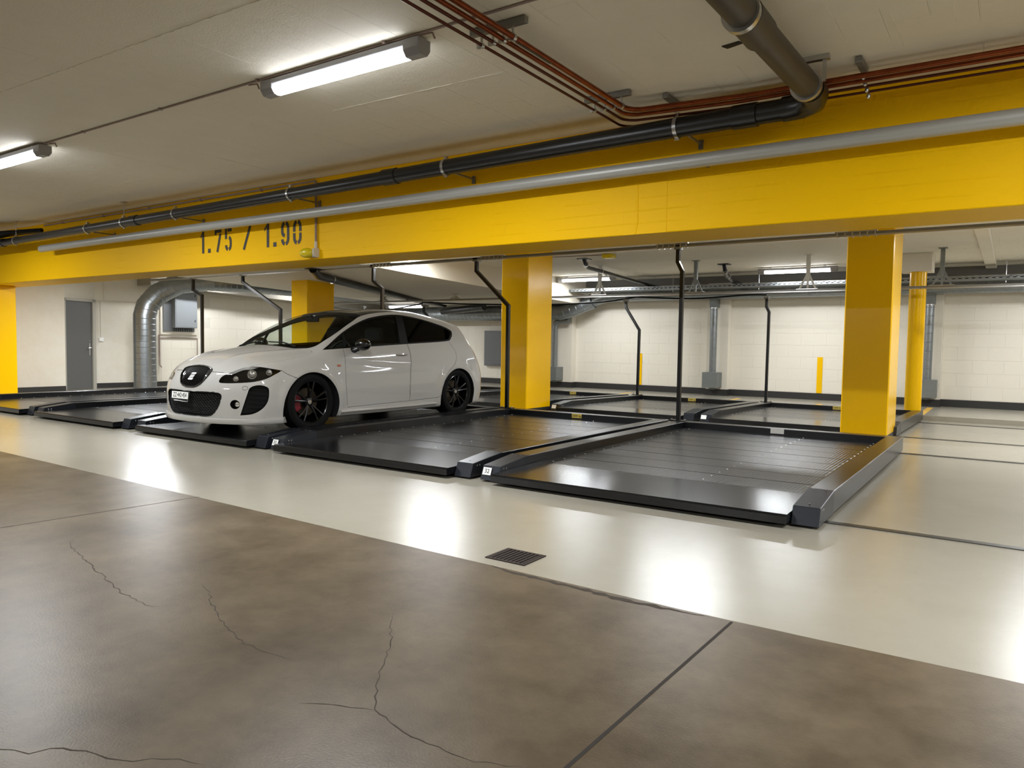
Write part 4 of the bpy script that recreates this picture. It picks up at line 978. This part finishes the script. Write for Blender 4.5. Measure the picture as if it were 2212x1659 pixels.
# emblem: slanted S of bars
em = MB()
def slab(P): 
    n = len(P); y0, y1 = 0, .010
    em.add([(x, y0, z) for x, z in P] + [(x, y1, z) for x, z in P], [tuple(range(n)), tuple(range(n, 2 * n))[::-1]] + [(i, (i + 1) % n, n + (i + 1) % n, n + i) for i in range(n)])
slab([(-.028, .040), (-.018, .045), (.052, .045), (.048, .026), (-.036, .026), (-.038, .030)])
slab([(-.050, -.022), (.034, -.022), (.030, -.034), (.022, -.042), (-.045, -.042), (-.054, -.036)])
for k in range(3):
    x = -.034 + k * .026; slab([(x + .004, .019), (x + .022, .019), (x + .004, -.016), (x - .014, -.016)])
em.xform(Matrix.Translation((-.005, yskin(0, .605) - .012, .607)) @ Matrix.Rotation(math.radians(-28), 4, 'X')); em.build('emblem', 'steel', ug)
# lower grille with honeycomb rows
mb, skin = bowl(GRL, (0, -1, 0), .02, .97, .012); lg = mb.build('lower_grille', 'rubber_black', car)
fr_ = [p + Vector((0, .002, 0)) for p in skin]; MB().tube(fr_ + [fr_[0]], .006, 8, caps=False).build('grille_frame', 'trim_black', lg, smooth=True)
hc = MB(); gi = inset(GRL, .008, 1)
for r in range(14):
    z0 = .205 + r * .018; pts = []
    for i in range(-48, 49):
        x = i * .0105; z = z0 + (.0036 if (i // 2 + r) % 2 == 0 else -.0036); s_ = span(gi, x + .0001)
        if s_ and s_[0] + .004 < z < s_[1] - .004: pts.append((x, yskin(x, z) + .012, z))
        elif len(pts) > 3: hc.tube(pts, .0022, 4, caps=False); pts = []
        else: pts = []
    if len(pts) > 3: hc.tube(pts, .0022, 4, caps=False)
q = hc.build('honeycomb_mesh', 'rubber_black', lg, clean=False); q['kind'] = 'stuff'
# number plate
npl = MB().box(-.165, .165, -.004, .006, -.048, .048).build('number_plate', 'ink', car, bevel=.002); npl.location = (-.135, -.014, .392); npl.rotation_euler = (math.radians(-4), 0, math.radians(-2))
MB().box(-.158, .158, -.006, -.004, -.028, .046).build('plate_face', 'label_white', npl)
tx = text_mesh('plate_text', 'ZZ\u00b7442\u00b7454', .07, 'ink', npl, spacing=.92); tx.rotation_euler = (PI / 2, 0, 0); tx.location = (0, -.0062, .008); tx.scale = (.86, 1, 1)
MB().tube([(.17, .0, .055), (.158, -.004, -.055), (-.11, -.004, -.05)], .004, 6).build('plate_bracket', 'steel', npl)
# front lip, side skirts, tow cap
def edge_path(z, off, xs_):
    P = []
    for x in xs_: y = yskin(abs(x), z, .9); g = gradF([(x, y, z)])[0]; P.append(Vector((x + g[0] * off, y + g[1] * off, z)))
    return P
xs_ = [-.862, -.85, -.83, -.78, -.70, -.6, -.45, -.3, -.15, 0, .15, .3, .45, .6, .70, .78, .83, .85, .862]
A = edge_path(.19, .004, xs_); B = edge_path(.19, .030, xs_); lp = MB(); n = len(A)
ring = []
for i in range(n):
    a_, b_ = A[i], B[i]; a_ = a_.copy(); b_ = b_.copy()
    if i in (0, n - 1): a_.y = b_.y = .53
    ring += [(a_.x * .97, a_.y + .05, .19), (b_.x, b_.y, .178), (b_.x, b_.y, .150), (b_.x * .985, b_.y + .01, .128), (a_.x * .93, a_.y + .10, .122)]
lp.add(ring, [(5 * i + j, 5 * i + (j + 1) % 5, 5 * i + 5 + (j + 1) % 5, 5 * i + 5 + j) for i in range(n - 1) for j in range(5)] + [(0, 1, 2, 3, 4), tuple(5 * (n - 1) + j for j in (4, 3, 2, 1, 0))])
lp.build('front_lip', 'car_white', car, smooth=True)
for s in (1, -1):
    sk = MB(); ys = np.linspace(1.33, 3.13, 14)
    for i, y in enumerate(ys):
        w_ = .905 - .02 * abs(y - 2.0) / 1.1 if y < 2.8 else .887 - .03 * (y - 2.8) / .3
        for x, z in ((.80, .225), (w_ - .035, .222), (w_, .205), (w_ + .004, .190), (w_ - .02, .165), (w_ - .03, .150), (.78, .140)): sk.v.append((s * x, y, z))
    for i in range(13):
        for j in range(7): sk.f.append((7 * i + j, 7 * i + (j + 1) % 7, 7 * i + 7 + (j + 1) % 7, 7 * i + 7 + j)); sk.m.append(0)
    sk.f += [tuple(range(7)), tuple(7 * 13 + j for j in range(6, -1, -1))]; sk.m += [0, 0]
    sk.build('side_skirt', 'car_white', car, smooth=True)
    # mirrors
    mk = MB().sphere((.935 * s, 1.62, .965), .115, .066, .072, 20, 12).tube([(.79 * s, 1.58, .90), (.84 * s, 1.585, .895), (.90 * s, 1.61, .93)], .03, 10)
    mk = mk.build('door_mirror', 'car_black', car, smooth=True); mk['label'] = 'gloss black door mirror'
    MB().box(.865 * s, .995 * s, 1.668, 1.676, .93, .995).build('mirror_glass', 'chrome', mk, bevel=.003)
    # handle
    for (dr, y0, y1, z) in ((d1[0 if s > 0 else 1], 2.30, 2.50, .846),):
        h = MB()
        xb = .83
        h.tube([((xb - .006) * s, y0, z), ((xb + .022) * s, y0 + .03, z + .002), ((xb + .026) * s, (y0 + y1) / 2, z + .003), ((xb + .022) * s, y1 - .03, z + .004), ((xb - .006) * s, y1, z + .004)], [.008, .011, .012, .011, .008], 10)
        h.build('door_handle', 'car_white', dr, smooth=True)
    MB().sphere((.856 * s, 1.325, .724), .006, .032, .013, 14, 8).build('side_indicator', 'lens_amber', car, smooth=True)
# bumper seam and grooves as recessed dark strips on the skin
def groove(P, d, r=.0025, nm='panel_gap'):
    out = []
    for p in crom(P, 6, False):
        p = np.array(p); dd_ = np.array(Vector(d).normalized())
        for t in np.linspace(.25, -.25, 401):
            if F(*(p + dd_ * t)) < 0: out.append(tuple(p + dd_ * (t + .0002))); break
    if len(out) > 1: MB().tube(out, r, 5).build(nm, 'ink', car, smooth=True)
for s in (1, -1):
    groove([(.845 * s, .535, .683), (.86 * s, .60, .642), (.88 * s, .72, .592)], (s, -.4, 0))
    groove([((.703 + .032 * math.cos(a)) * s, .185, .504 + .020 * math.sin(a)) for a in np.linspace(0, 2 * PI, 13)], (.5 * s, -.86, 0), .0018, 'washer_cover')
    groove([(.255 * s, .09, .66), (.35 * s, .12, .658), (.43 * s, .13, .655)], (0, -1, 0), .003)
# spoiler lip and tail badge area, underbody, wheel housings
MB().box(-.52, .52, .35, 4.1, .135, .30).build('underbody', 'under_black', car)
for s in (1, -1):
    for (y, z, r) in ((.925, .27, .386), (3.50, .28, .370)):
        k = MB(); ang_ = np.linspace(-.35, PI + .35, 24)
        for a in ang_: k.v += [(.853 * s, y + r * math.cos(a), max(.135, z + r * math.sin(a))), (.53 * s, y + r * math.cos(a), max(.135, z + r * math.sin(a)))]
        for i in range(23): k.f.append((2 * i, 2 * i + 1, 2 * i + 3, 2 * i + 2)); k.m.append(0)
        k.f.append(tuple(2 * i + 1 for i in range(24))); k.m.append(0)
        k.build('wheel_housing', 'under_black', car, clean=False)
# wheels
def wheel(s, y, red):
    hx, hz = .742 * s, .325
    t = MB().lathe([(.232, -.10), (.25, -.112), (.29, -.114), (.318, -.098), (.325, -.07), (.325, .07), (.318, .098), (.29, .114), (.25, .112), (.232, .10), (.232, -.10)], (0, 0, 0), 0, 48)
    tk = len(t.v); t = t.build('tyre', 'tyre', car, smooth=True); t.location = (hx, y, hz)
    r_ = MB().lathe([(.234, -.09), (.236, .088), (.240, .100), (.232, .104), (.222, .095), (.216, .06), (.214, -.09)], (0, 0, 0), 0, 48)
    for k in range(5):
        for dv in (-.16, .16):
            a0 = 2 * PI * k / 5 + PI / 2; a1 = a0 + dv
            p0 = Vector((.062, .05 * math.cos(a0 + dv * .6), .05 * math.sin(a0 + dv * .6))); p1 = Vector((.088, .225 * math.cos(a1 + dv * .25), .225 * math.sin(a1 + dv * .25)))
            r_.tube([p0, p0.lerp(p1, .5) + Vector((.010, 0, 0)), p1], [.017, .012, .014], 8)
    r_.lathe([(.0, .075), (.03, .075), (.055, .066), (.06, .03)], (0, 0, 0), 0, 24)
    r_.xform(Matrix.Scale(s, 4, (1, 0, 0))); r_.build('rim', 'rim_black', t, smooth=True)
    MB().lathe([(.0, .0785 * s), (.022, .078 * s), (.027, .072 * s)], (0, 0, 0), 0, 20).build('hub_cap', 'steel', t, smooth=True)
    MB().lathe([(.07, .0), (.155, .0), (.155, .012), (.07, .012)], (0.0 if s > 0 else -.012, 0, 0), 0, 40).build('brake_disc', 'disc', t, smooth=True)
    ca = MB(); A_ = [math.radians(a) for a in (145, 160, 175, 190, 205, 215)]
    pr = [(.105, -.025), (.175, -.03), (.178, .03), (.11, .036)]
    for a in A_:
        for (rr_, xx) in pr: ca.v.append((xx * s + .006 * s, -rr_ * math.cos(a + PI) * 1.0 if False else rr_ * math.cos(a), rr_ * math.sin(a)))
    for i in range(5):
        for j in range(4): ca.f.append((4 * i + j, 4 * i + (j + 1) % 4, 4 * i + 4 + (j + 1) % 4, 4 * i + 4 + j)); ca.m.append(0)
    ca.f += [(0, 1, 2, 3), (23, 22, 21, 20)]; ca.m += [0, 0]
    ca.build('brake_caliper', 'caliper' if red else 'disc', t, smooth=True)
for s in (1, -1): wheel(s, .934, True); wheel(s, 3.512, False)
# cabin
MB().prism([(1.02, .78), (1.10, .90), (1.32, .93), (1.62, .88), (1.66, .70), (1.4, .55)], -.66, .66, axis=0).build('dashboard', 'dash', car, bevel=.02)
sw_ = MB(); ring_ = [(.0 + .36 * 0 + .18 * math.cos(a), 0, .18 * math.sin(a)) for a in np.linspace(0, 2 * PI, 25)]; sw_.tube(ring_, .014, 8, caps=False); sw_.tube([(-.18, 0, 0), (.18, 0, 0)], .018, 6); sw_.tube([(0, 0, 0), (0, 0, -.18)], .018, 6); sw_.tube([(0, 0, 0), (0, -.16, 0)], .03, 8)
sw_.xform(Matrix.Translation((.36, 1.78, .84)) @ Matrix.Rotation(math.radians(-25), 4, 'X')).build('steering_wheel', 'trim_black', car, smooth=True)
for sx_ in (-.36, .36):
    for (y, wd) in ((2.05, .25),):
        se = MB().prism([(y - .35, .42), (y - .35, .52), (y + .12, .50), (y + .24, .95), (y + .32, 1.0), (y + .36, .92), (y + .22, .40)], sx_ - wd, sx_ + wd, axis=0).build('seat', 'dash', car, bevel=.03)
        MB().prism([(y + .27, 1.0), (y + .27, 1.15), (y + .31, 1.19), (y + .37, 1.17), (y + .38, 1.01)], sx_ - .13, sx_ + .13, axis=0).build('headrest', 'dash', se, bevel=.02)
rs = MB().prism([(2.7, .42), (2.7, .52), (3.15, .50), (3.30, .98), (3.40, .98), (3.28, .40)], -.62, .62, axis=0).build('rear_seat', 'dash', car, bevel=.03)
MB().box(-.11, .11, 1.66, 1.69, 1.235, 1.30).tube([(0, 1.68, 1.28), (0, 1.66, 1.33)], .012, 6).build('rear_view_mirror', 'trim_black', car, bevel=.008)
for s, x0 in ((1, .50), (-1, -.05)):
    P = [(x0 + .0, 1.0), (x0 - .25, 1.03), (x0 - .5, 1.02)]
    MB().tube([(x, y, zof(x, y) + .012) for x, y in P], .008, 6).build('wiper', 'trim_black', car)
